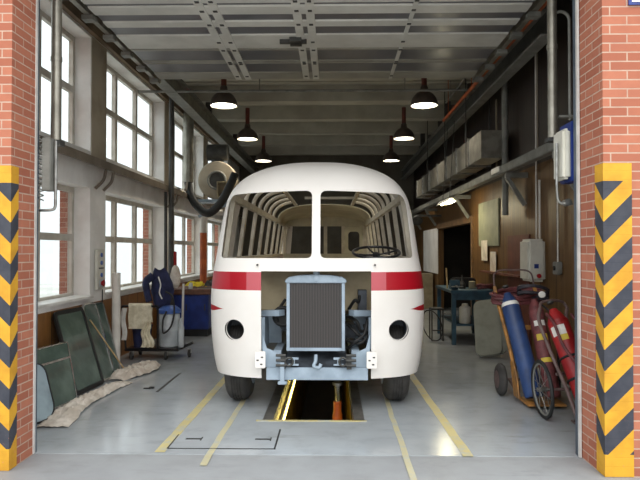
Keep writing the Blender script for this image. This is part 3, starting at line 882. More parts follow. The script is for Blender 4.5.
# ------------------------------------------------------------------ pendant lamps
def pendant(loc, label):
    x, y, z = loc
    t = thing('pendant_lamp', label, 'lamp', loc, 'bell pendant lamps')
    part(t, 'stem', MB().cyl((x, y, z + .27), (x, y, 4.858), .048, 14), M['stem_red'])
    m = MB(); prof = [(-.02, .234), (.012, .236), (.06, .228), (.11, .208), (.16, .172), (.20, .128), (.225, .085), (.25, .07), (.30, .066), (.33, .05), (.334, .001)]
    rows = [[(x + r * math.cos(2 * PI * k / 36), y + r * math.sin(2 * PI * k / 36), z + t_) for k in range(37)] for t_, r in prof]
    sh = part(t, 'lamp_shade', m.grid(rows), M['lamp_brown'])
    m = MB(); rows = [[(x + r * math.cos(2 * PI * k / 36), y + r * math.sin(2 * PI * k / 36), z + t_) for k in range(37)] for t_, r in [(-.018, .228), (.05, .218), (.11, .19), (.16, .15)]]
    part(t, 'reflector', m.grid(rows), M['lamp_in'], sh)
    part(t, 'lens', MB().lathe((x, y, z + .012), (x, y, z + 1), [(0, .19), (.004, .20), (.012, .205), (.016, .18)], 36), M['lamp_glow'])
    return t
LP = [((-1.88, 10.7, 4.17), 'lit brown bell pendant lamp on the window side, first from the doorway'),
      ((1.60, 10.75, 4.17), 'lit brown bell pendant lamp above the galvanised duct side, first from the doorway'),
      ((-1.91, 13.95, 4.17), 'lit brown bell pendant lamp on the window side, second from the doorway'),
      ((1.62, 13.95, 4.17), 'lit brown bell pendant lamp on the duct side, second from the doorway'),
      ((-1.93, 17.4, 4.17), 'lit brown bell pendant lamp on the window side, furthest in just above the coach roof'),
      ((1.66, 17.4, 4.17), 'lit brown bell pendant lamp on the duct side, furthest in beside the coach roof')]
p0 = None
for loc, lab in LP:
    if p0 is None: p0 = pendant(loc, lab); o = p0
    else: o = dup(p0, loc, lab)
    l = bpy.data.lights.new('lamp_light', 'SPOT'); l.energy = 30; l.color = (1, .9, .74); l.spot_size = R(140); l.spot_blend = .6; l.shadow_soft_size = .15
    lo_ = bpy.data.objects.new('lamp_light', l); C.objects.link(lo_); lo_.parent = o; lo_.location = (0, 0, -.01)
# cross rod and cables under the ceiling
solo('ceiling_rod', 'long thin grey rod spanning the ceiling just behind the open door', 'rod', MB().cyl((XL + .08, 10.2, 4.28), (2.35, 10.2, 4.28), .022, 10).cyl((-1.2, 10.2, 4.28), (-1.2, 10.2, ZC - .002), .01, 8).cyl((1.2, 10.2, 4.28), (1.2, 10.2, ZC - .002), .01, 8), M['grey_steel'], (0, 10.2, 4.28))
# ------------------------------------------------------------------ left wall fittings
t = thing('crane_rail', 'long grey brown steel rail along the window wall between both window rows', 'rail', (-3.2, 13, 2.78))
part(t, 'rail_beam', MB().box(XL + .003, XL + .2, 5.0, 21.8, 2.84, 2.87).box(XL + .17, XL + .2, 5.0, 21.8, 2.76, 2.84), M['ledge'])
for y in (5.1, 8.5, 8.8, 12.25, 12.5, 15.95, 16.2):
    part(t, 'rail_bracket', MB().tube(smooth_path([(XL + .175, y, 2.758), (XL + .14, y, 2.62), (XL + .03, y, 2.5)], 6), .022, 10), M['ledge'])
t = thing('door_guide_pipe', 'shiny galvanised upright pipe beside the window at the brick pillar', 'pipe', (-2.44, 5.42, 2.9))
part(t, 'pipe', MB().cyl((-2.44, 5.42, 2.62), (-2.44, 5.42, 4.1), .045, 20), M['galv'])
part(t, 'pipe_collar', MB().cyl((-2.44, 5.42, 3.32), (-2.44, 5.42, 3.36), .05, 20), M['galv'])
part(t, 'pipe_clamp', MB().box(-2.52, -2.38, 5.37, 5.47, 2.57, 2.615), M['dark_steel'])
t = thing('door_counterweight', 'grey ribbed door spring box fixed on the jamb beside the windows', 'door gear', (-2.40, 5.1, 2.1))
part(t, 'housing', MB().box(-2.395, -2.325, 5.057, 5.17, 2.14, 2.58), M['grey_steel'], bevel=.006)
part(t, 'spring', MB().tube([(-2.425 + .022 * math.cos(k * .9), 5.11 + .022 * math.sin(k * .9), 2.06 + k * .006) for k in range(90)], .006, 6), M['steel'])
part(t, 'guide_rod', MB().cyl((-2.305, 5.12, 2.02), (-2.305, 5.12, 2.56), .013, 10).tube(smooth_path([(-2.305, 5.12, 2.02), (-2.315, 5.11, 1.99), (-2.36, 5.10, 1.98), (-2.43, 5.10, 1.98)], 5), .012, 10), M['steel'])
t = thing('switch_panel', 'white control panel with blue buttons and a red stop knob on the pier', 'control panel', (XL + .03, 8.74, 1.12))
part(t, 'panel_box', MB().box(XL + .013, XL + .060, 8.52, 8.78, 1.10, 1.66), M['white_box'], bevel=.008)
for i, z in enumerate((1.58, 1.47, 1.30)):
    part(t, 'button', MB().cyl((XL + .061, 8.65, z), (XL + .075, 8.65, z), .03, 18), M['blue_lid'])
part(t, 'name_strip', MB().box(XL + .0605, XL + .063, 8.56, 8.74, 1.385, 1.405), M['dark_steel'])
st = part(t, 'stop_plate', MB().box(XL + .061, XL + .067, 8.58, 8.72, 1.13, 1.24), M['grey_plastic'])
part(t, 'stop_knob', MB().lathe((XL + .068, 8.65, 1.185), (XL + .2, 8.65, 1.185), [(0, .03), (.02, .03), (.022, .046), (.036, .046), (.042, .03)], 20), M['red'], st)
solo('conduit', 'dark upright cable pipe in front of the second pier from the doorway', 'pipe', MB().cyl((XL + .27, 11.62, .001), (XL + .27, 11.62, 4.55), .05, 14).cyl((XL + .155, 11.66, .94), (XL + .155, 11.66, 2.75), .03, 12), M['dark_steel'], (XL + .27, 11.7, 0))
solo('alarm_box', 'small red call box on the second pier above the blue cabinet', 'alarm box', MB().box(XL + .013, XL + .12, 12.5, 12.66, 1.30, 1.62), M['red'], (XL, 12.58, 1.3), bevel=.012)
# extraction: drop duct, black hose, fan on its bracket
t = thing('drop_duct', 'grey upright round ventilation duct in front of the third window bay', 'duct', (-3.16, 13.4, 3.2))
part(t, 'duct_pipe', MB().cyl((-3.12, 13.4, 3.12), (-3.12, 13.4, 4.85), .11, 24), M['galv'])
part(t, 'duct_bracket', MB().beam((-3.12, 13.28, 3.10), (XL + .235, 12.9, 2.9), .05, .04), M['ledge'])
part(t, 'hose', MB().tube(smooth_path([(-3.12, 13.38, 3.11), (-3.06, 13.3, 2.86), (-2.86, 13.1, 2.58), (-2.58, 12.9, 2.42), (-2.34, 12.9, 2.62), (-2.16, 13.0, 2.98), (-2.06, 13.1, 3.26)], 10), .085, 16), M['black'], label='black flexible exhaust hose in a sagging loop')
t = thing('extractor_fan', 'round metal extractor fan with motor on a wall bracket behind the black hose', 'fan', (-2.6, 14.4, 2.9))
fx, fy, fz = -2.62, 14.2, 3.24
m = MB().lathe((fx, fy - .14, fz), (fx, fy + 1, fz), [(0, .20), (.001, .42), (.02, .44), (.26, .44), (.28, .42), (.281, .1)], 40)
part(t, 'fan_casing', m, M['pierface'])
part(t, 'inlet_ring', MB().torus((fx, fy - .145, fz), (0, 1, 0), .2, .025, 32, 8), M['grey_steel'])
part(t, 'inlet_dish', MB().cyl((fx, fy - .142, fz), (fx, fy - .13, fz), .19, 28), M['dark_steel'])
part(t, 'outlet', MB().ring((fx + .02, fy - .30, fz - .40), (1, 0, 0), (0, 0, 1), (0, .15, 0), rrect(.28, .36, .01, 2), rrect(.22, .30, .01, 2, .03, .03)), M['cream_box'])
part(t, 'outlet_back', MB().box(fx + .04, fx + .28, fy - .17, fy - .15, fz - .38, fz - .06), M['pierface'])
part(t, 'motor', MB().cyl((fx - .25, fy + .05, fz + .66), (fx + .22, fy + .05, fz + .66), .19, 24).box(fx - .15, fx + .1, fy - .05, fy + .15, fz + .44, fz + .50), M['dark_steel'])
part(t, 'wall_bracket', MB().box(XL + .21, fx + .42, fy - .2, fy + .3, 2.74, 2.80).beam((fx + .3, fy, 2.74), (XL + .23, fy, 2.42), .08, .06), M['bus_grey'])
t = thing('riser_pipe', 'orange brown upright pipe with a white elbow beside the coach', 'pipe', (-2.62, 13.35, 0))
part(t, 'lower_pipe', MB().cyl((-2.78, 13.35, .001), (-2.78, 13.35, 2.02), .075, 20), M['orange_pipe'])
part(t, 'upper_pipe', MB().tube(smooth_path([(-2.78, 13.35, 2.021), (-2.78, 13.35, 2.2), (-2.74, 13.35, 2.36), (-2.60, 13.4, 2.46), (-2.40, 13.5, 2.47)], 6), .065, 18), M['white_pvc'], label='white plastic elbow')
solo('guard_post', 'white upright plastic pipe standing beside the leaning glass panes', 'post', MB().lathe((-3.03, 8.66, .001), (-3.03, 8.66, 3), [(0, .062), (.0, .060), (1.325, .058), (1.33, .05)], 24), M['white_pvc'], (-3.03, 8.66, 0))
# ------------------------------------------------------------------ coach windows leaning on the left wall
def pane(name, label, BL, BR, TL, glass, seal, r=.07, bw=.035, th=.03, bars=(), cat='glass pane', framelabel=None):
    BL, BR, TL = Vector(BL), Vector(BR), Vector(TL)
    u = BR - BL; W = u.length; u = u / W
    v = TL - BL; H = v.length; v = v / H
    n = u.cross(v).normalized() * th
    if n.x > 0: n = -n
    t = thing(name, label, cat, tuple((BL + BR) / 2))
    part(t, 'glass', MB().plate(BL + n * .3, u, v, n * .4, rrect(W - bw * 1.6, H - bw * 1.6, max(.01, r - bw * .8), 6, bw * .8, bw * .8)), glass, smooth=True)
    part(t, 'frame', MB().ring(BL, u, v, n, rrect(W, H, r, 6), rrect(W - 2 * bw, H - 2 * bw, max(.006, r - bw), 6, bw, bw)), seal)
    for f in bars:
        part(t, 'bar', MB().plate(BL, u, v, n * .9, [(bw, H * f - .012), (W - bw, H * f - .012), (W - bw, H * f + .012), (bw, H * f + .012)]), seal)
    return t
pane('coach_window', 'large dark green coach window with black rubber seal leaning on the wall', (-2.86, 6.92, .012), (-2.80, 7.62, .012), (-3.24, 7.17, .93), M['green_glass'], M['seal'], bw=.05)
pane('coach_window', 'silver-framed coach window with a cross bar, in front of the dark green one', (-2.90, 6.08, .012), (-2.79, 6.78, .012), (-3.16, 6.42, .60), M['green_glass'], M['chrome'], r=.03, bw=.016, bars=(.72,))
pane('coach_window', 'pale rounded window with painted-in reflection beside the brick pillar, nearest the doorway', (-2.80, 5.72, .012), (-2.72, 6.12, .012), (-3.02, 5.90, .52), M['pale_glass'], M['seal'], r=.14, bw=.012)
pane('coach_window', 'narrow chrome-framed coach window behind the large dark green pane', (-2.84, 7.66, .012), (-2.82, 8.06, .012), (-3.235, 7.98, .95), M['green_glass'], M['chrome'], r=.09, bw=.022)
pane('coach_window', 'narrow dark pane with thin steel edge, nearest the white upright pipe', (-2.87, 8.09, .012), (-2.85, 8.36, .012), (-3.235, 8.40, .93), M['green_glass'], M['steel'], r=.06, bw=.014)
solo('wooden_batten', 'thin pale wooden batten leaning on the wall in front of the chrome-framed window', 'stick', MB().beam((-2.76, 8.30, .012), (-3.12, 7.95, .75), .022, .012), M['wood_stick'], (-2.76, 8.3, 0))
def crumple(path, widths, amp, seed, nu=60, nv=14, z=.006, fold=0.0):
    P = smooth_path([(a, b, 0) for a, b in path], nu // (len(path) - 1)); rows = []
    for i, p in enumerate(P):
        t = i / (len(P) - 1); wd = interp(widths, t)
        d = (P[min(i + 1, len(P) - 1)] - P[max(i - 1, 0)]).normalized(); s = Vector((d.y, -d.x, 0))
        r = []
        for j in range(nv + 1):
            q = j / nv - .5
            c = p + s * (q * wd * (1 + .18 * noise.noise((t * 9, seed, j * .2))))
            e = min(1, 4 * min(t, 1 - t) + .25)
            h = amp * e * (.15 + (1 - 2.2 * abs(noise.noise((c.x * 8, c.y * 8, seed)))) * .6 + (1 - 2 * abs(noise.noise((c.x * 21, c.y * 21, seed + 3)))) * .3) * (1 - (2 * q) ** 4 * .8)
            r.append((c.x, c.y, z + max(0, h)))
        rows.append(r)
    return MB().grid(rows)
solo('packing_paper', 'long crumpled brown paper on the floor under the leaning panes', 'paper', crumple([(-2.60, 5.72), (-2.68, 6.5), (-2.64, 7.1), (-2.58, 7.7)], [(0, .30), (.3, .26), (.7, .2), (1, .2)], .07, 2, 90, 22), M['paper'], (-2.6, 6.7, 0), solid=.003)
solo('floor_rag', 'crumpled beige rag on the floor in front of the white upright pipe', 'rag', crumple([(-2.72, 7.78), (-2.68, 8.15), (-2.58, 8.55), (-2.60, 8.9)], [(0, .2), (.4, .42), (1, .26)], .10, 9, 70, 26), M['rag'], (-2.65, 8.3, 0), solid=.004)
solo('cable_loop', 'thin black cable loop hanging on the wall boards beside the white upright pipe', 'cable', MB().torus((XL + .03, 8.78, .78), (1, 0, 0), .1, .008, 32, 8).cyl((XL + .03, 8.78, .88), (XL + .03, 8.78, 1.09), .008, 8), M['black'], (XL + .03, 8.78, .68))
# ------------------------------------------------------------------ cleaning trolley and what it carries
cy = 9.45
t = thing('cleaning_trolley', 'black tubular cleaning trolley standing beside the white upright pipe', 'trolley', (-2.7, cy, 0))
part(t, 'platform', MB().box(-3.12, -2.30, cy - .18, cy + .35, .13, .17), M['black_gloss'], bevel=.01)
for x in (-3.10, -2.62):
    part(t, 'upright', MB().cyl((x, cy - .16, .171), (x - .06 if x < -3 else x, cy - .16, .80), .016, 10), M['black_gloss'])
part(t, 'handle', MB().tube([(-3.16, cy - .16, .802), (-3.0, cy - .16, .81), (-2.62, cy - .16, .802)], .017, 10), M['black_gloss'])
part(t, 'nose_bar', MB().beam((-2.30, cy, .15), (-2.12, cy - .02, .24), .05, .04), M['black_gloss'])
for x, y in ((-3.02, cy - .14), (-2.50, cy - .14), (-3.02, cy + .3), (-2.2, cy + .10)):
    c_ = part(t, 'caster', MB().lathe((x - .02, y, .061), (x + .02, y, .061), [(0, .05), (.005, .06), (.035, .06), (.04, .05)], 24), M['tyre'])
    part(t, 'caster_fork', MB().box(x - .028, x + .028, y - .02, y + .02, .062, .128), M['steel'], c_)
tp = [(cy - .200 - .006 * math.sin(i * .9), .47 + .35 * i / 9) for i in range(10)] + [(cy - .16 + .034 * math.cos(R(180 - 30 * k)), .815 + .034 * math.sin(R(180 - 30 * k))) for k in range(1, 6)] + [(cy - .122, .81 - .05 * i) for i in range(6)]
solo('hand_towel', 'cream towel folded over the trolley handle', 'towel', MB().grid([[(-3.05 + .34 * j / 14 + .006 * math.sin(i), y_ + .005 * math.sin(j * 1.3), z_) for j in range(15)] for i, (y_, z_) in enumerate(tp)]), M['towel'], (-2.87, cy - .16, .5), solid=.006)
solo('cleaning_rag', 'cream rag hanging limp below the folded towel on the trolley', 'rag', MB().grid([[(-2.76 + (.09 + .10 * (1 - i / 12)) * (j / 10 - .5) + .02 * math.sin(i * .7), cy - .236 + .014 * math.sin(j * 1.9 + i * .4), .20 + .032 * i) for j in range(11)] for i in range(13)]), M['towel'], (-2.76, cy - .2, .2), solid=.008)
solo('hanging_cloth', 'narrow white cloth hanging on the end of the trolley handle', 'cloth', MB().grid([[(-3.16 + .075 * (j / 6) + .015 * math.sin(i * .6), cy - .195 + .012 * math.sin(j * 2.1), .30 + .04 * i) for j in range(7)] for i in range(13)]), M['label_white'], (-3.1, cy - .2, .3), solid=.006)
bk = thing('mop_bucket', 'dark blue bucket standing on the trolley under the towel', 'bucket', (-2.9, cy, .171))
part(bk, 'bucket_body', MB().lathe((-2.91, cy + .02, .171), (-2.91, cy + .02, 2), [(0, .12), (.30, .15), (.31, .158), (.33, .158), (.331, .14)], 28), M['blue_dark'])
part(bk, 'bucket_handle', MB().tube(arc((-2.91, cy - .03, .49), .14, 180, 360, 12, (1, 0, 0), (0, .9, -.2)), .006, 8), M['steel'])
vc = thing('vacuum_cleaner', 'pale grey tank vacuum with blue lid standing on the trolley', 'vacuum cleaner', (-2.56, cy + .1, .171))
part(vc, 'tank', MB().lathe((-2.50, cy + .06, .171), (-2.50, cy + .06, 2), [(0, .14), (.02, .155), (.24, .160), (.25, .166), (.27, .166), (.28, .160), (.50, .155), (.51, .14)], 32), M['grey_plastic'])
part(vc, 'lid', MB().lathe((-2.50, cy + .06, .683), (-2.50, cy + .06, 2), [(0, .17), (.05, .17), (.08, .14), (.11, .10), (.115, .02)], 32), M['blue_lid'])
part(vc, 'suction_hose', MB().tube(smooth_path([(-2.50, cy - .12, .72), (-2.52, cy - .24, .60), (-2.50, cy - .28, .42), (-2.40, cy - .22, .52), (-2.38, cy - .12, .74), (-2.42, cy - .1, .95), (-2.52, cy - .1, 1.02)], 8), .014, 10), M['black'])
solo('spray_bottle', 'white plastic bottle with blue cap on the trolley beside the vacuum', 'bottle', MB().lathe((-2.30, cy - .02, .171), (-2.30, cy - .02, 2), [(0, .04), (.02, .046), (.30, .046), (.36, .03), (.40, .018), (.44, .018), (.445, .001)], 20), M['grey_plastic'], (-2.3, cy, .171))
solo('mop_pole', 'pale metal mop pole standing upright in the trolley behind the vacuum', 'pole', MB().cyl((-2.60, cy + .28, .171), (-2.58, cy + .28, 1.22), .016, 10), M['steel'], (-2.6, cy + .28, .17))
solo('broom_pole', 'white broom pole standing upright at the far end of the trolley', 'pole', MB().cyl((-2.36, cy + .28, .171), (-2.34, cy + .28, 1.12), .018, 10), M['white_pvc'], (-2.36, cy + .28, .17))
rows = []
for i in range(17):
    tt = i / 16; z = .74 + .62 * tt
    wx = .17 * (math.sin(PI * (.12 + .80 * tt)) ** .6); wy = .09 * (math.sin(PI * (.1 + .85 * tt)) ** .5)
    rows.append([(-2.64 + .03 * math.sin(3 * tt) - .04 * tt + wx * (1 + .12 * noise.noise((math.cos(a) * 2, math.sin(a) * 2, tt * 6))) * math.cos(a), cy + .12 + wy * (1 + .3 * noise.noise((math.cos(a) * 3, tt * 5, math.sin(a) * 3))) * math.sin(a), z + .02 * math.cos(a * 2)) for a in [2 * PI * k / 24 for k in range(25)]])
jk = thing('work_jacket', 'dark blue hooded work jacket hanging on the poles above the trolley', 'jacket', (-2.64, cy + .12, .74))
part(jk, 'jacket_body', MB().grid(rows), M['blue_dark'])
part(jk, 'sleeve', MB().tube(smooth_path([(-2.76, cy + .08, 1.26), (-2.86, cy + .05, 1.16), (-2.84, cy + .02, 1.02), (-2.80, cy, .86)], 6), [.06] * 6 + [.055] * 6 + [.05] * 7, 12), M['blue_dark'])
part(jk, 'drawstring', MB().tube(smooth_path([(-2.66, cy + .01, 1.24), (-2.62, cy - .01, 1.12), (-2.64, cy + .0, 1.0), (-2.60, cy, .9)], 6), .010, 8), M['label_white'])
solo('dust_mop', 'beige mop head hanging behind the blue jacket', 'mop', MB().lathe((-2.47, cy + .30, 1.05), (-2.47, cy + .30, 3), [(0, .03), (.05, .07), (.2, .085), (.32, .055), (.36, .02)], 14), M['rag'], (-2.5, cy + .3, 1.05))
solo('rubber_scrap', 'small black scrap lying on the floor between the cleaning trolley and the coach', 'scrap', MB().box(-2.24, -2.15, 7.34, 7.37, .0005, .014).box(-2.18, -2.12, 7.36, 7.40, .0005, .02), M['black'], (-2.18, 7.36, 0), bevel=.004)
# blue cabinet with its clutter
cb = thing('workshop_cabinet', 'blue steel cabinet with brown worktop between window wall and coach', 'cabinet', (-2.65, 12.3, 0))
part(cb, 'carcass', MB().box(-3.08, -2.35, 11.78, 12.9, .14, .80), M['blue'], bevel=.008)
part(cb, 'plinth', MB().box(-3.05, -2.38, 11.82, 12.88, .001, .139), M['black'])
part(cb, 'worktop', MB().box(-3.11, -2.31, 11.74, 12.92, .801, .90), M['brown_top'], bevel=.006)
for x0, x1 in ((-3.06, -2.72), (-2.71, -2.37)):
    d = part(cb, 'cabinet_door', MB().box(x0, x1, 11.765, 11.779, .17, .78), M['blue'], bevel=.004)
    part(cb, 'door_handle', MB().box(x1 - .06, x1 - .04, 11.75, 11.7645, .5, .62), M['dark_steel'], d)
solo('yellow_duster', 'yellow cloth heap on the worktop of the blue cabinet', 'cloth', crumple([(-2.95, 12.6), (-2.75, 12.5), (-2.55, 12.55)], [(0, .2), (.5, .34), (1, .2)], .11, 4, 30, 14, z=.912), M['yellow_cloth'], (-2.75, 12.5, .9), solid=.006)
solo('tool_bag', 'black soft bag on the worktop beside the yellow cloth', 'bag', crumple([(-2.52, 12.45), (-2.38, 12.4), (-2.30, 12.5)], [(0, .24), (.5, .34), (1, .24)], .16, 6, 30, 14, z=.912), M['black'], (-2.4, 12.4, .9), solid=.006)
solo('small_jar', 'small pale jar on the front of the brown worktop', 'jar', MB().lathe((-2.72, 11.9, .9005), (-2.72, 11.9, 2), [(0, .04), (.08, .042), (.10, .03), (.12, .03), (.121, .001)], 18), M['grey_plastic'], (-2.72, 11.9, .9))
solo('flat_ruler', 'pale flat steel strip lying on the brown worktop', 'strip', MB().box(-2.62, -2.28, 12.0, 12.06, .9005, .915), M['steel'], (-2.5, 12, .9))
# ------------------------------------------------------------------ right wall fittings
t = thing('wall_rail', 'long grey steel beam along the wooden wall on angled brackets', 'rail', (2.6, 13, 2.8))
part(t, 'rail_beam', MB().box(2.54, 2.66, 5.6, 21.5, 2.80, 2.92), M['grey_steel'], bevel=.01)
part(t, 'rail_plate', MB().box(2.52, 2.538, 9.4, 9.85, 2.84, 2.92), M['label_white'])
for y in (7.2, 9.2, 13.0, 17.1, 20):
    b = part(t, 'rail_bracket', MB().box(2.57, XR - .001, y, y + .08, 2.72, 2.798), M['grey_steel'])
    part(t, 'bracket_strut', MB().beam((2.60, y + .04, 2.72), (2.86, y + .04, 2.32), .06, .06), M['grey_steel'], b)
solo('riser_post', 'grey upright steel pipe in front of the dark boards beside the duct end', 'pipe', MB().cyl((2.74, 9.85, 2.2), (2.74, 9.85, 4.9), .05, 18), M['grey_steel'], (2.74, 9.85, 2.2))
t = thing('ventilation_duct', 'rectangular galvanised ventilation duct hung high along the wooden wall', 'duct', (2.6, 13.7, 3.13))
ys = [10.0, 10.9, 11.95, 13.0, 14.1, 15.3, 16.4, 17.5]
for a, b in zip(ys, ys[1:]):
    part(t, 'duct_section', MB().box(2.40, 2.76, a + .004, b - .004, 3.13, 3.58), M['galv'], bevel=.004)
    part(t, 'duct_flange', MB().box(2.375, 2.785, b - .015, b + .0, 3.105, 3.605), M['steel'])
for y in (11.0, 13.05, 15.4):
    part(t, 'duct_hanger', MB().cyl((2.372, y, 3.12), (2.372, y, 5.0), .009, 8).cyl((2.79, y, 3.12), (2.79, y, 5.0), .009, 8).box(2.36, 2.80, y - .015, y + .015, 3.095, 3.104), M['dark_steel'])
t = thing('crane_beam', 'dark steel crane beam running high along the duct side of the hall', 'beam', (2.5, 13, 4.05))
part(t, 'web', MB().box(2.49, 2.51, 7.2, 21.8, 4.16, 4.42), M['dark_steel'])
part(t, 'flange', MB().box(2.42, 2.58, 7.2, 21.8, 4.13, 4.158).box(2.42, 2.58, 7.2, 21.8, 4.422, 4.45), M['grey_steel'])
for y in (9.65, 13.35, 17.05): part(t, 'beam_hanger', MB().box(2.44, 2.56, y, y + .12, 4.452, 4.856), M['dark_steel'])
t = thing('crane_beam', 'dark steel crane beam running high along the window side of the hall', 'beam', (-2.6, 15, 4.05))
part(t, 'web', MB().box(-2.69, -2.67, 9.3, 21.8, 4.30, 4.56), M['grey_steel'])
part(t, 'flange', MB().box(-2.78, -2.58, 9.3, 21.8, 4.27, 4.298).box(-2.78, -2.58, 9.3, 21.8, 4.562, 4.59), M['grey_steel'])
for y in (9.65, 13.35, 17.05): part(t, 'beam_hanger', MB().box(-2.74, -2.62, y, y + .12, 4.592, 4.856), M['dark_steel'])
for i, (x, z, r, lab, m) in enumerate(((2.25, 4.26, .03, 'orange brown pipe running inward under the ceiling beside the door track', 'orange_pipe'), (2.30, 4.62, .02, 'thin grey pipe running inward under the ceiling above the dark crane beam', 'grey_steel'))):
    mm = MB().cyl((x, 5.1, z), (x, 12.5, z), r, 10)
    for y in (6, 8, 10, 12): mm.cyl((x, y, z), (x, y, ZC - .001), .006, 6)
    solo('service_pipe', lab, 'pipe', mm, M[m], (x, 8.8, z))
t = thing('fluorescent_lamp', 'lit fluorescent lamp hung on wires below the galvanised duct', 'lamp', (2.24, 12.2, 2.55))
part(t, 'housing', MB().plate((2.24, 11.65, 2.56), (1, 0, 0), (0, 0, 1), (0, 1.1, 0), [(-.10, 0), (-.09, 0), (-.03, .06), (.03, .06), (.09, 0), (.10, 0), (.035, .075), (-.035, .075)]), M['label_white'])
part(t, 'tube', MB().cyl((2.24, 11.68, 2.575), (2.24, 12.72, 2.575), .022, 14), M['tube_glow'])
for y in (11.85, 12.55): part(t, 'suspension_wire', MB().cyl((2.24, y, 2.63), (2.34, y, 4.12), .006, 6), M['dark_steel'])
l = bpy.data.lights.new('tube_light', 'POINT'); l.energy = 14; l.color = (1, .9, .62); l.shadow_soft_size = .12
lo_ = bpy.data.objects.new('tube_light', l); C.objects.link(lo_); lo_.parent = t; lo_.location = (0, 0, -.06)
t = thing('door_guide_pipe', 'shiny galvanised upright pipe hanging beside the dark boards at the brick pillar', 'pipe', (1.99, 5.6, 2.6))
part(t, 'pipe', MB().cyl((1.985, 5.6, 2.66), (1.985, 5.6, 4.1), .042, 20), M['galv'])
part(t, 'pipe_collar', MB().cyl((1.985, 5.6, 3.46), (1.985, 5.6, 3.50), .048, 20), M['galv'])
part(t, 'pipe_clamp', MB().box(1.93, 2.04, 5.55, 5.65, 2.62, 2.655), M['dark_steel'])
solo('hooked_rod', 'thin grey rod bent over like a hook beside the galvanised pipe', 'rod', MB().tube([(2.14, 5.6, 2.82), (2.14, 5.6, 3.55)] + arc((2.06, 5.6, 3.72), .08, 0, 150, 8, (1, 0, 0), (0, 0, 1)), .014, 10).box(2.04, 2.2, 5.58, 5.62, 2.84, 2.86), M['grey_steel'], (2.14, 5.6, 2.76))
t = thing('door_motor', 'white and blue door drive box mounted at the brick pillar', 'motor', (2.1, 5.6, 2.28))
part(t, 'cover', MB().box(1.915, 1.98, 5.16, 5.40, 2.24, 2.66), M['white_box'], bevel=.02)
part(t, 'drive_body', MB().box(1.982, 2.06, 5.153, 5.42, 2.22, 2.72), M['blue'], bevel=.006, label='dark blue housing')
part(t, 'drive_shaft', MB().tube(smooth_path([(1.895, 5.25, 2.55), (1.895, 5.25, 2.16), (1.92, 5.25, 2.05), (2.02, 5.25, 2.04)], 6), .012, 8).cyl((1.98, 5.22, 2.05), (1.98, 5.30, 2.05), .03, 12), M['steel'])
t = thing('wall_heater', 'white wall unit with rounded corners, blue label and red switch on the wooden wall', 'heater', (2.78, 8.65, 1.2))
part(t, 'housing', MB().box(2.66, XR - .001, 8.46, 8.86, 1.22, 1.80), M['white_box'], bevel=.035, segs=3)
part(t, 'blue_label', MB().box(2.74, 2.80, 8.457, 8.4595, 1.40, 1.46), M['blue'])
part(t, 'red_switch', MB().cyl((2.80, 8.44, 1.30), (2.80, 8.459, 1.30), .03, 16), M['red'])
solo('twin_conduit', 'pair of thin white pipes dropping down to the white wall unit', 'pipe', MB().cyl((XR - .03, 8.62, 1.802), (XR - .03, 8.62, 2.62), .015, 10).cyl((XR - .03, 8.76, 1.802), (XR - .03, 8.76, 4.6), .012, 10), M['white_pvc'], (XR - .03, 8.7, 1.8))
t = thing('socket_box', 'small grey socket on the wooden wall under a single thin pipe', 'socket', (XR - .03, 7.95, 1.3))
part(t, 'box', MB().box(XR - .07, XR - .001, 7.86, 8.02, 1.34, 1.50), M['grey_steel'], bevel=.008)
part(t, 'feed_pipe', MB().cyl((XR - .03, 7.94, 1.501), (XR - .03, 7.94, 2.60), .010, 8), M['white_pvc'])
part(t, 'outlet', MB().cyl((XR - .085, 7.94, 1.42), (XR - .071, 7.94, 1.42), .03, 14), M['black'])
solo('board_strip', 'pale upright strip on the dark boards above the wall rail', 'strip', MB().box(XR - .015, XR - .001, 8.75, 8.82, 2.95, 4.6).box(XR - .015, XR - .001, 10.9, 10.97, 2.95, 4.3), M['pierface'], (XR - .01, 8.8, 2.95))
solo('notice_board', 'large grey green board on the wooden wall above the workbench', 'board', MB().box(XR - .03, XR - .001, 10.75, 12.2, 1.72, 2.55), M['board_green'], (XR - .02, 11.5, 1.72), bevel=.006)
for y0, y1, z0, z1, lab in ((11.5, 11.95, 1.45, 1.83, 'pale paper sheet hanging at the far lower corner of the green board'), (10.9, 11.3, 1.25, 1.62, 'pale paper sheet hanging below the green board, nearer the doorway')):
    solo('paper_sheet', lab, 'paper', MB().box(XR - .036, XR - .032, y0, y1, z0, z1), M['paper'], (XR - .03, y0, z0))
solo('wall_hatch', 'dark red wooden hatch in the wall behind the white wall unit', 'hatch', MB().box(XR - .03, XR - .001, 9.1, 10.2, .02, 1.88), M['door_red'], (XR - .02, 9.6, 0), bevel=.006)
solo('wall_shelf_strip', 'thin wooden shelf on the wall above the gas bottles', 'shelf', MB().box(XR - .16, XR - .032, 9.2, 11.6, 1.24, 1.27), M['door_red'], (XR - .1, 10.4, 1.24))
solo('flood_lamp', 'small dark floodlight on a pale wall arm beside the coach roof', 'lamp', MB().lathe((2.25, 16.5, 2.50), (2.25, 16.3, 2.38), [(0, .04), (.04, .10), (.16, .14), (.17, .12)], 20).beam((2.25, 16.5, 2.56), (XR - .001, 16.5, 2.56), .05, .05), M['dark_steel'], (2.3, 16.5, 2.5))
solo('cream_cupboard', 'cream cupboard on the floor at the far end beside the coach', 'cupboard', MB().box(2.36, 2.84, 17.5, 18.0, .001, .98), M['cream_box'], (2.6, 17.7, 0), bevel=.015)
solo('side_room_strips', 'row of pale sheets hanging in the dark side room doorway', 'sheets', MB().grid([[(4.2 + .04 * math.sin(k * 1.4), 13.0 + .1 * k, z) for k in range(41)] for z in (1.50, 1.64, 1.80)]), M['panel_grey'], (4.2, 15, 1.5), solid=.004)
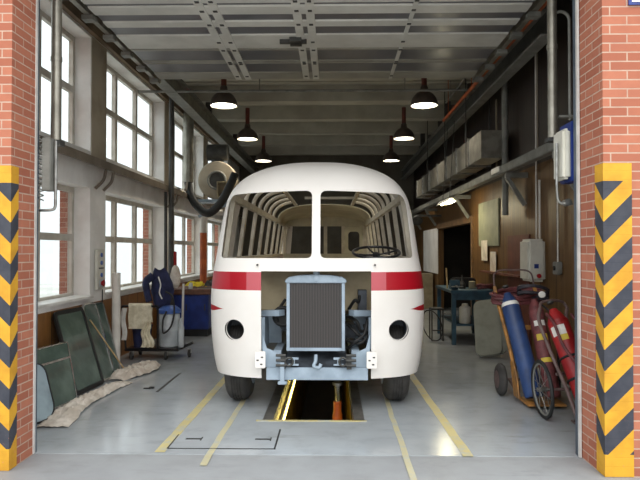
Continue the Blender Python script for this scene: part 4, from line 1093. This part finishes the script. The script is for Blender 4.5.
# ------------------------------------------------------------------ workbench group
wb = thing('workbench', 'teal steel workbench with open shelf by the wooden wall', 'workbench', (2.45, 11.5, 0))
part(wb, 'bench_top', MB().box(2.06, 2.84, 10.8, 12.4, .90, .95), M['teal'], bevel=.006)
for x in (2.12, 2.80):
    for y in (10.86, 12.34): part(wb, 'leg', MB().box(x - .035, x + .035, y - .035, y + .035, .001, .899), M['teal'])
part(wb, 'shelf', MB().box(2.16, 2.76, 10.83, 12.37, .33, .36), M['teal'])
part(wb, 'apron_rail', MB().box(2.16, 2.764, 10.84, 10.87, .78, .899), M['teal'])
vi = thing('bench_vice', 'teal bench vice bolted to the near edge of the workbench', 'vice', (2.16, 11.0, .951))
part(vi, 'vice_body', MB().box(2.10, 2.22, 10.95, 11.2, .951, 1.06).box(2.08, 2.24, 10.9, 10.95, .99, 1.12).box(2.08, 2.24, 11.0, 11.06, 1.06, 1.12), M['teal'], bevel=.008)
part(vi, 'vice_screw', MB().cyl((2.16, 10.72, 1.02), (2.16, 10.899, 1.02), .016, 10).cyl((2.06, 10.74, 1.02), (2.26, 10.74, 1.02), .009, 8), M['steel'])
solo('white_canister', 'white canister on the shelf of the teal workbench', 'canister', MB().lathe((2.34, 10.98, .3605), (2.34, 10.98, 2), [(0, .09), (.01, .10), (.28, .10), (.31, .06), (.35, .05), (.351, .001)], 24), M['white_box'], (2.34, 11, .36))
solo('brush_handle', 'thin upright wooden handle standing on the workbench', 'handle', MB().cyl((2.11, 11.4, .951), (2.09, 11.4, 1.32), .014, 10), M['wood_stick'], (2.11, 11.4, .95))
K = [('spanner', 'steel spanner lying on the workbench behind the vice', 'steel'), ('oil_can', 'small dark oil can on the workbench', 'dark_steel'), ('paint_tin', 'small cream tin on the workbench', 'cream_box'), ('tool_case', 'dark tool case at the far end of the workbench', 'black_gloss'), ('cable_heap', 'maroon cable heap hanging over the near workbench corner', 'hose_red')]
solo(K[0][0], K[0][1], 'tool', MB().beam((2.4, 11.0, .965), (2.62, 11.15, .965), .03, .014).torus((2.64, 11.16, .965), (0, 0, 1), .03, .01, 16, 6), M[K[0][2]], (2.5, 11.05, .96))
solo(K[1][0], K[1][1], 'can', MB().lathe((2.36, 11.3, .951), (2.36, 11.3, 2), [(0, .06), (.08, .06), (.14, .02), (.24, .008), (.25, .004)], 20), M[K[1][2]], (2.36, 11.3, .95))
solo(K[2][0], K[2][1], 'tin', MB().lathe((2.55, 11.35, .951), (2.55, 11.35, 2), [(0, .055), (.005, .06), (.12, .06), (.125, .062), (.13, .055)], 22), M[K[2][2]], (2.55, 11.35, .95))
solo(K[3][0], K[3][1], 'case', MB().box(2.3, 2.7, 11.7, 12.1, .951, 1.12), M[K[3][2]], (2.5, 11.9, .95), bevel=.02)
solo(K[4][0], K[4][1], 'cable', MB().tube([(2.68 + .13 * math.cos(k * .55) * (1 + .1 * math.sin(k)), 10.96 + .11 * math.sin(k * .55), .975 + .0012 * k + .012 * math.sin(k * 1.7)) for k in range(60)], .014, 8), M[K[4][2]], (2.68, 10.96, .95))
st = thing('steel_stool', 'dark tubular stool frame beside the teal workbench', 'stool', (1.95, 11.4, 0))
part(st, 'stool_seat', MB().box(1.80, 2.03, 11.3, 11.6, .56, .59), M['black'], bevel=.01)
for x in (1.815, 2.015):
    for y in (11.32, 11.58): part(st, 'leg', MB().cyl((x, y, .001), (x, y, .559), .013, 8), M['dark_steel'])
part(st, 'stretcher', MB().box(1.815, 2.015, 11.312, 11.328, .18, .2), M['dark_steel'])
solo('hose_ring', 'thin dark hose ring leaning on the stool', 'hose', MB().torus((1.79, 11.15, .30), (1, .55, .22), .28, .011, 40, 8), M['black'], (1.79, 11.15, .02))
# leaning grey body panels
for i, (a, b, lab) in enumerate(((0, 0, 'grey rounded body panel leaning on the workbench, the one in front'), (.11, .10, 'grey rounded body panel leaning on the workbench, half hidden behind another'))):
    BL = Vector((2.20 + a, 9.55 + b, .012)); u = Vector((.40, -.06, .05)).normalized(); v = Vector((.06, .46, .84)).normalized()
    n = u.cross(v).normalized() * .04
    pn = thing('body_panel', lab, 'panel', tuple(BL))
    part(pn, 'panel_sheet', MB().plate(BL, u, v, n, rrect(.40, .92, .11, 8)), M['panel_grey'], bevel=.008)
    part(pn, 'panel_rim', MB().ring(BL - n * .12, u, v, n * .11, rrect(.40, .92, .11, 8), rrect(.36, .88, .09, 8, .02, .02)), M['grey_plastic'])
# ------------------------------------------------------------------ gas bottle trolleys
def bottle(name, label, p, q, r, L, m, collar, cat='gas bottle'):
    p, q = Vector(p), Vector(q); d = (q - p).normalized()
    t = thing(name, label, cat, tuple(p))
    part(t, 'bottle_body', MB().lathe(p, q, [(0, r * .9), (.02, r), (L - .20, r), (L - .13, r * .93), (L - .06, r * .66), (L - .02, r * .42), (L, r * .38)], 32), m)
    part(t, 'collar', MB().lathe(p + d * (L - .155), q, [(0, r * .985), (.012, r * 1.0), (.045, r * .86), (.05, r * .7)], 32), collar)
    v = part(t, 'valve', MB().lathe(p + d * L, q, [(0.001, .024), (.05, .024), (.055, .018), (.09, .018)], 16), M['steel'])
    part(t, 'valve_wheel', MB().lathe(p + d * (L + .091), q, [(0, .03), (.004, .036), (.02, .036), (.024, .03)], 16), M['dark_steel'], v)
    return t
tr = thing('bottle_trolley', 'ochre two-wheeled gas trolley with solid rubber wheels beside the grey panels', 'trolley', (2.15, 6.8, 0))
part(tr, 'toe_plate', MB().box(2.02, 2.42, 6.46, 6.82, .035, .055), M['trolley'], bevel=.004)
for x0, x1 in ((2.02, 1.90), (2.40, 2.36)):
    part(tr, 'side_rail', MB().tube(smooth_path([(x0, 6.78, .05), (x0 - .01, 6.86, .30), ((x0 + x1) / 2, 7.02, .70), (x1, 7.2, 1.10), (x1 - .01, 7.26, 1.22)], 6), .022, 12), M['trolley'])
part(tr, 'handle', MB().tube(smooth_path([(1.89, 7.27, 1.221), (1.90, 7.32, 1.36), (1.98, 7.34, 1.41), (2.14, 7.34, 1.415), (2.28, 7.34, 1.41), (2.34, 7.32, 1.36), (2.35, 7.27, 1.22)], 6), .010, 10), M['trolley_grey'])
for z, y in ((.35, 6.90), (.75, 7.06)):
    part(tr, 'cross_brace', MB().box(1.99 - .08 * (z - .3), 2.39, y, y + .02, z, z + .05), M['trolley'])
part(tr, 'side_plate', MB().plate((1.975, 6.64, .07), (0, 1, 0), (0, 0, 1), (.014, 0, 0), [(0, 0), (.16, 0), (.30, .34), (.22, .38), (.06, .2)]), M['trolley'])
for x in (1.92, 2.50):
    wl_ = part(tr, 'wheel', MB().lathe((x - .045, 7.12, .18), (x + .045, 7.12, .18), [(0, .12), (.01, .16), (.03, .18), (.06, .18), (.08, .16), (.09, .12)], 40), M['tyre'])
    part(tr, 'wheel_hub', MB().lathe((x - .05, 7.12, .18), (x + .05, 7.12, .18), [(0, .04), (.004, .10), (.096, .10), (.1, .04)], 24), M['trolley_grey'], wl_)
part(tr, 'axle', MB().cyl((1.96, 7.12, .18), (2.46, 7.12, .18), .015, 10).beam((2.02, 6.8, .1), (2.02, 7.12, .18), .03, .03).beam((2.40, 6.8, .1), (2.40, 7.12, .18), .03, .03), M['trolley_grey'])
bottle('gas_bottle', 'blue gas bottle with white shoulder on the ochre trolley', (2.13, 6.60, .10), (1.99, 7.0, 1.06), .098, 1.16, M['blue_cyl'], M['label_white'])
b2 = bottle('gas_bottle', 'maroon gas bottle with pale stickers beside the blue one', (2.32, 6.58, .10), (2.26, 6.98, 1.06), .085, 1.08, M['maroon_cyl'], M['maroon_cyl'])
dd_ = (Vector((2.26, 6.98, 1.06)) - Vector((2.32, 6.58, .10))).normalized()
for q, h, mm in ((.60, .07, 'label_yellow'), (.76, .06, 'label_white'), (.36, .05, 'label_yellow')):
    c0 = Vector((2.32, 6.58, .10)) + dd_ * q
    rows = []
    a1 = Vector((0, -1, 0)); a1 = (a1 - dd_ * a1.dot(dd_)).normalized(); a2 = dd_.cross(a1)
    for j in range(2):
        rows.append([c0 + dd_ * (h * j) + (a1 * math.cos(R(g)) + a2 * math.sin(R(g))) * .0865 for g in range(-50, 31, 10)])
    part(b2, 'sticker', MB().grid(rows), M[mm])
# coiled hoses on the ochre trolley
solo('hose_coil', 'thick maroon hose coil draped over the top of the ochre trolley', 'hose', MB().tube([(2.13 + (.27 + .018 * math.sin(k * .37)) * math.cos(k * .42) + .01 * math.sin(k * 1.3), 7.20 + .13 * math.sin(k * .42) + .02 * math.sin(k * .21), 1.12 + .045 * math.sin(k * .17 + 1) + .045 * math.sin(k * .42 + .5)) for k in range(150)], .016, 8), M['hose_red'], (2.13, 7.15, 1.05))
solo('hose_coil', 'dark hose coil lying over the maroon hoses between the gas bottles', 'hose', MB().tube([(2.26 + .17 * math.cos(k * .42), 7.02 + .09 * math.sin(k * .42), 1.17 + .04 * math.sin(k * .19) + .05 * math.cos(k * .42 + 2)) for k in range(80)] + [(2.45, 6.98, .95), (2.47, 6.9, .7), (2.48, 6.86, .45), (2.49, 6.85, .2), (2.5, 6.9, .03)], .013, 8), M['hose_blue'], (2.3, 7.0, 1.0))
solo('pressure_gauge', 'small pale pressure gauge above the maroon bottle', 'gauge', MB().lathe((2.30, 6.86, 1.16), (2.28, 6.7, 1.18), [(0, .03), (.004, .036), (.03, .036), (.034, .03)], 22), M['label_white'], (2.3, 6.86, 1.16))
tb = thing('bottle_trolley', 'brown grey gas trolley with big spoked wheels at the brick pillar', 'trolley', (2.3, 6.2, 0))
def spoked(x, y, r, ang):
    ax = Vector((math.cos(ang), math.sin(ang), .06)).normalized(); c0 = Vector((x, y, r))
    w_ = part(tb, 'wheel', MB().torus(c0, ax, r - .016, .018, 48, 10), M['black'])
    part(tb, 'wheel_rim', MB().torus(c0, ax, r - .040, .010, 48, 8), M['grey_steel'], w_)
    part(tb, 'wheel_hub', MB().cyl(c0 - ax * .05, c0 + ax * .05, .022, 16), M['steel'], w_)
    ref = Vector((0, 0, 1)); a1 = (ref - ax * ref.dot(ax)).normalized(); a2 = ax.cross(a1)
    for k in range(14):
        a = 2 * PI * k / 14; s = .03 if k % 2 else -.03
        part(tb, 'spoke', MB().cyl(c0 + ax * s, c0 + (a1 * math.cos(a) + a2 * math.sin(a)) * (r - .046), .0035, 6), M['steel'], w_)
spoked(2.06, 6.14, .285, R(1)); spoked(2.66, 6.16, .285, R(1))
part(tb, 'axle', MB().cyl((2.10, 6.14, .285), (2.62, 6.16, .285), .014, 10), M['trolley_grey'])
for x0, x1, y0 in ((2.28, 2.10, 5.90), (2.60, 2.42, 6.0)):
    part(tb, 'side_rail', MB().tube(smooth_path([(x0 + .02, y0 - .05, .03), (x0 - .03, y0 + .1, .30), ((x0 + x1) / 2 - .02, y0 + .32, .64), (x1 + .02, y0 + .5, .92), (x1 + .06, y0 + .60, 1.04)], 6), .018, 12), M['trolley_grey'])
part(tb, 'handle', MB().tube(smooth_path([(2.16, 6.5, 1.041), (2.20, 6.56, 1.10), (2.32, 6.58, 1.12), (2.44, 6.62, 1.10), (2.48, 6.6, 1.041)], 6), .014, 10), M['trolley_grey'])
part(tb, 'toe_plate', MB().box(2.28, 2.64, 5.70, 6.0, .012, .028), M['trolley_grey'], bevel=.004)
part(tb, 'cross_brace', MB().beam((2.22, 6.20, .42), (2.52, 6.30, .42), .03, .03), M['trolley_grey'])
P0, P1 = Vector((2.44, 5.86, .095)), Vector((2.27, 6.36, .98))
b3 = bottle('gas_bottle', 'red gas bottle with a white and yellow label, leaning on the spoked-wheel trolley', P0, P1, .105, 1.10, M['red_cyl'], M['red_cyl'])
d3 = (P1 - P0).normalized(); a1 = Vector((-.6, -1, 0)); a1 = (a1 - d3 * a1.dot(d3)).normalized(); a2 = d3.cross(a1)
for q, h, g0, g1, mm in ((.80, .10, -40, 40, 'label_white'), (.74, .06, -10, 40, 'label_yellow')):
    part(b3, 'paper_label', MB().grid([[P0 + d3 * (q + h * j) + (a1 * math.cos(R(g)) + a2 * math.sin(R(g))) * .1068 for g in range(g0, g1 + 1, 10)] for j in range(2)]), M[mm])
part(b3, 'strap', MB().torus(P0 + d3 * .58, d3, .109, .012, 36, 8).torus(P0 + d3 * .36, d3, .109, .012, 36, 8), M['black'])
solo('red_hose', 'maroon hose draped down over the red gas bottle', 'hose', MB().tube(smooth_path([(2.18, 6.36, 1.0), (2.20, 6.20, .92), (2.24, 6.06, .72), (2.32, 5.92, .58), (2.42, 5.84, .52), (2.50, 5.9, .6), (2.5, 6.1, .8), (2.42, 6.34, 1.0)], 10), .015, 8), M['hose_red'], (2.3, 6.1, .5))
# ------------------------------------------------------------------ pit lamp, jack, outside sign
t = thing('pit_lamp', 'lit strip lamp on the yellow side of the inspection pit', 'lamp', (-.54, 7, -.4))
part(t, 'lamp_base', MB().box(PX0 + .002, PX0 + .02, 6.25, 9.25, -.30, -.22), M['label_white'])
part(t, 'tube', MB().cyl((PX0 + .032, 6.28, -.26), (PX0 + .032, 9.22, -.26), .010, 12), M['pit_glow'])
jk = thing('pit_jack', 'orange telescopic jack standing in the inspection pit under the coach', 'jack', (.06, 7.0, -1.5))
part(jk, 'jack_base', MB().box(-.06, .18, 6.88, 7.12, -1.499, -1.45), M['dark_steel'])
part(jk, 'jack_cylinder', MB().lathe((.06, 7.0, -1.449), (.06, 7.0, 1), [(0, .055), (1.25, .055), (1.28, .045), (1.40, .045)], 24), M['orange'])
part(jk, 'jack_ram', MB().cyl((.06, 7.0, -.048), (.06, 7.0, .12), .026, 16), M['chrome'])
part(jk, 'jack_head', MB().lathe((.06, 7.0, .121), (.06, 7.0, 1), [(0, .03), (.01, .055), (.04, .055), (.045, .03)], 20), M['steel'])
t = thing('wall_sign', 'white sign with blue border high on the brick pillar at the picture edge', 'sign', (2.55, YF - .01, 3.45))
part(t, 'sign_plate', MB().box(2.18, 2.9, YF - .016, YF - .002, 3.45, 3.95), M['blue'])
part(t, 'sign_face', MB().box(2.20, 2.88, YF - .019, YF - .0165, 3.47, 3.93), M['label_white'])
# repeats carry a group
for o in list(scene.objects):
    if o.parent is None and 'label' in o:
        n = o.name.split('.')[0]
        gr = {'coach_window': 'coach windows leaning on the window wall', 'gas_bottle': 'gas bottles on the trolleys', 'bottle_trolley': 'gas bottle trolleys',
              'body_panel': 'grey body panels leaning by the workbench', 'paper_sheet': 'paper sheets under the green board', 'door_guide_pipe': 'galvanised pipes beside the doorway',
              'crane_beam': 'steel crane beams under the ceiling', 'hose_coil': 'hoses on the gas trolley'}.get(n)
        if gr: o['group'] = gr
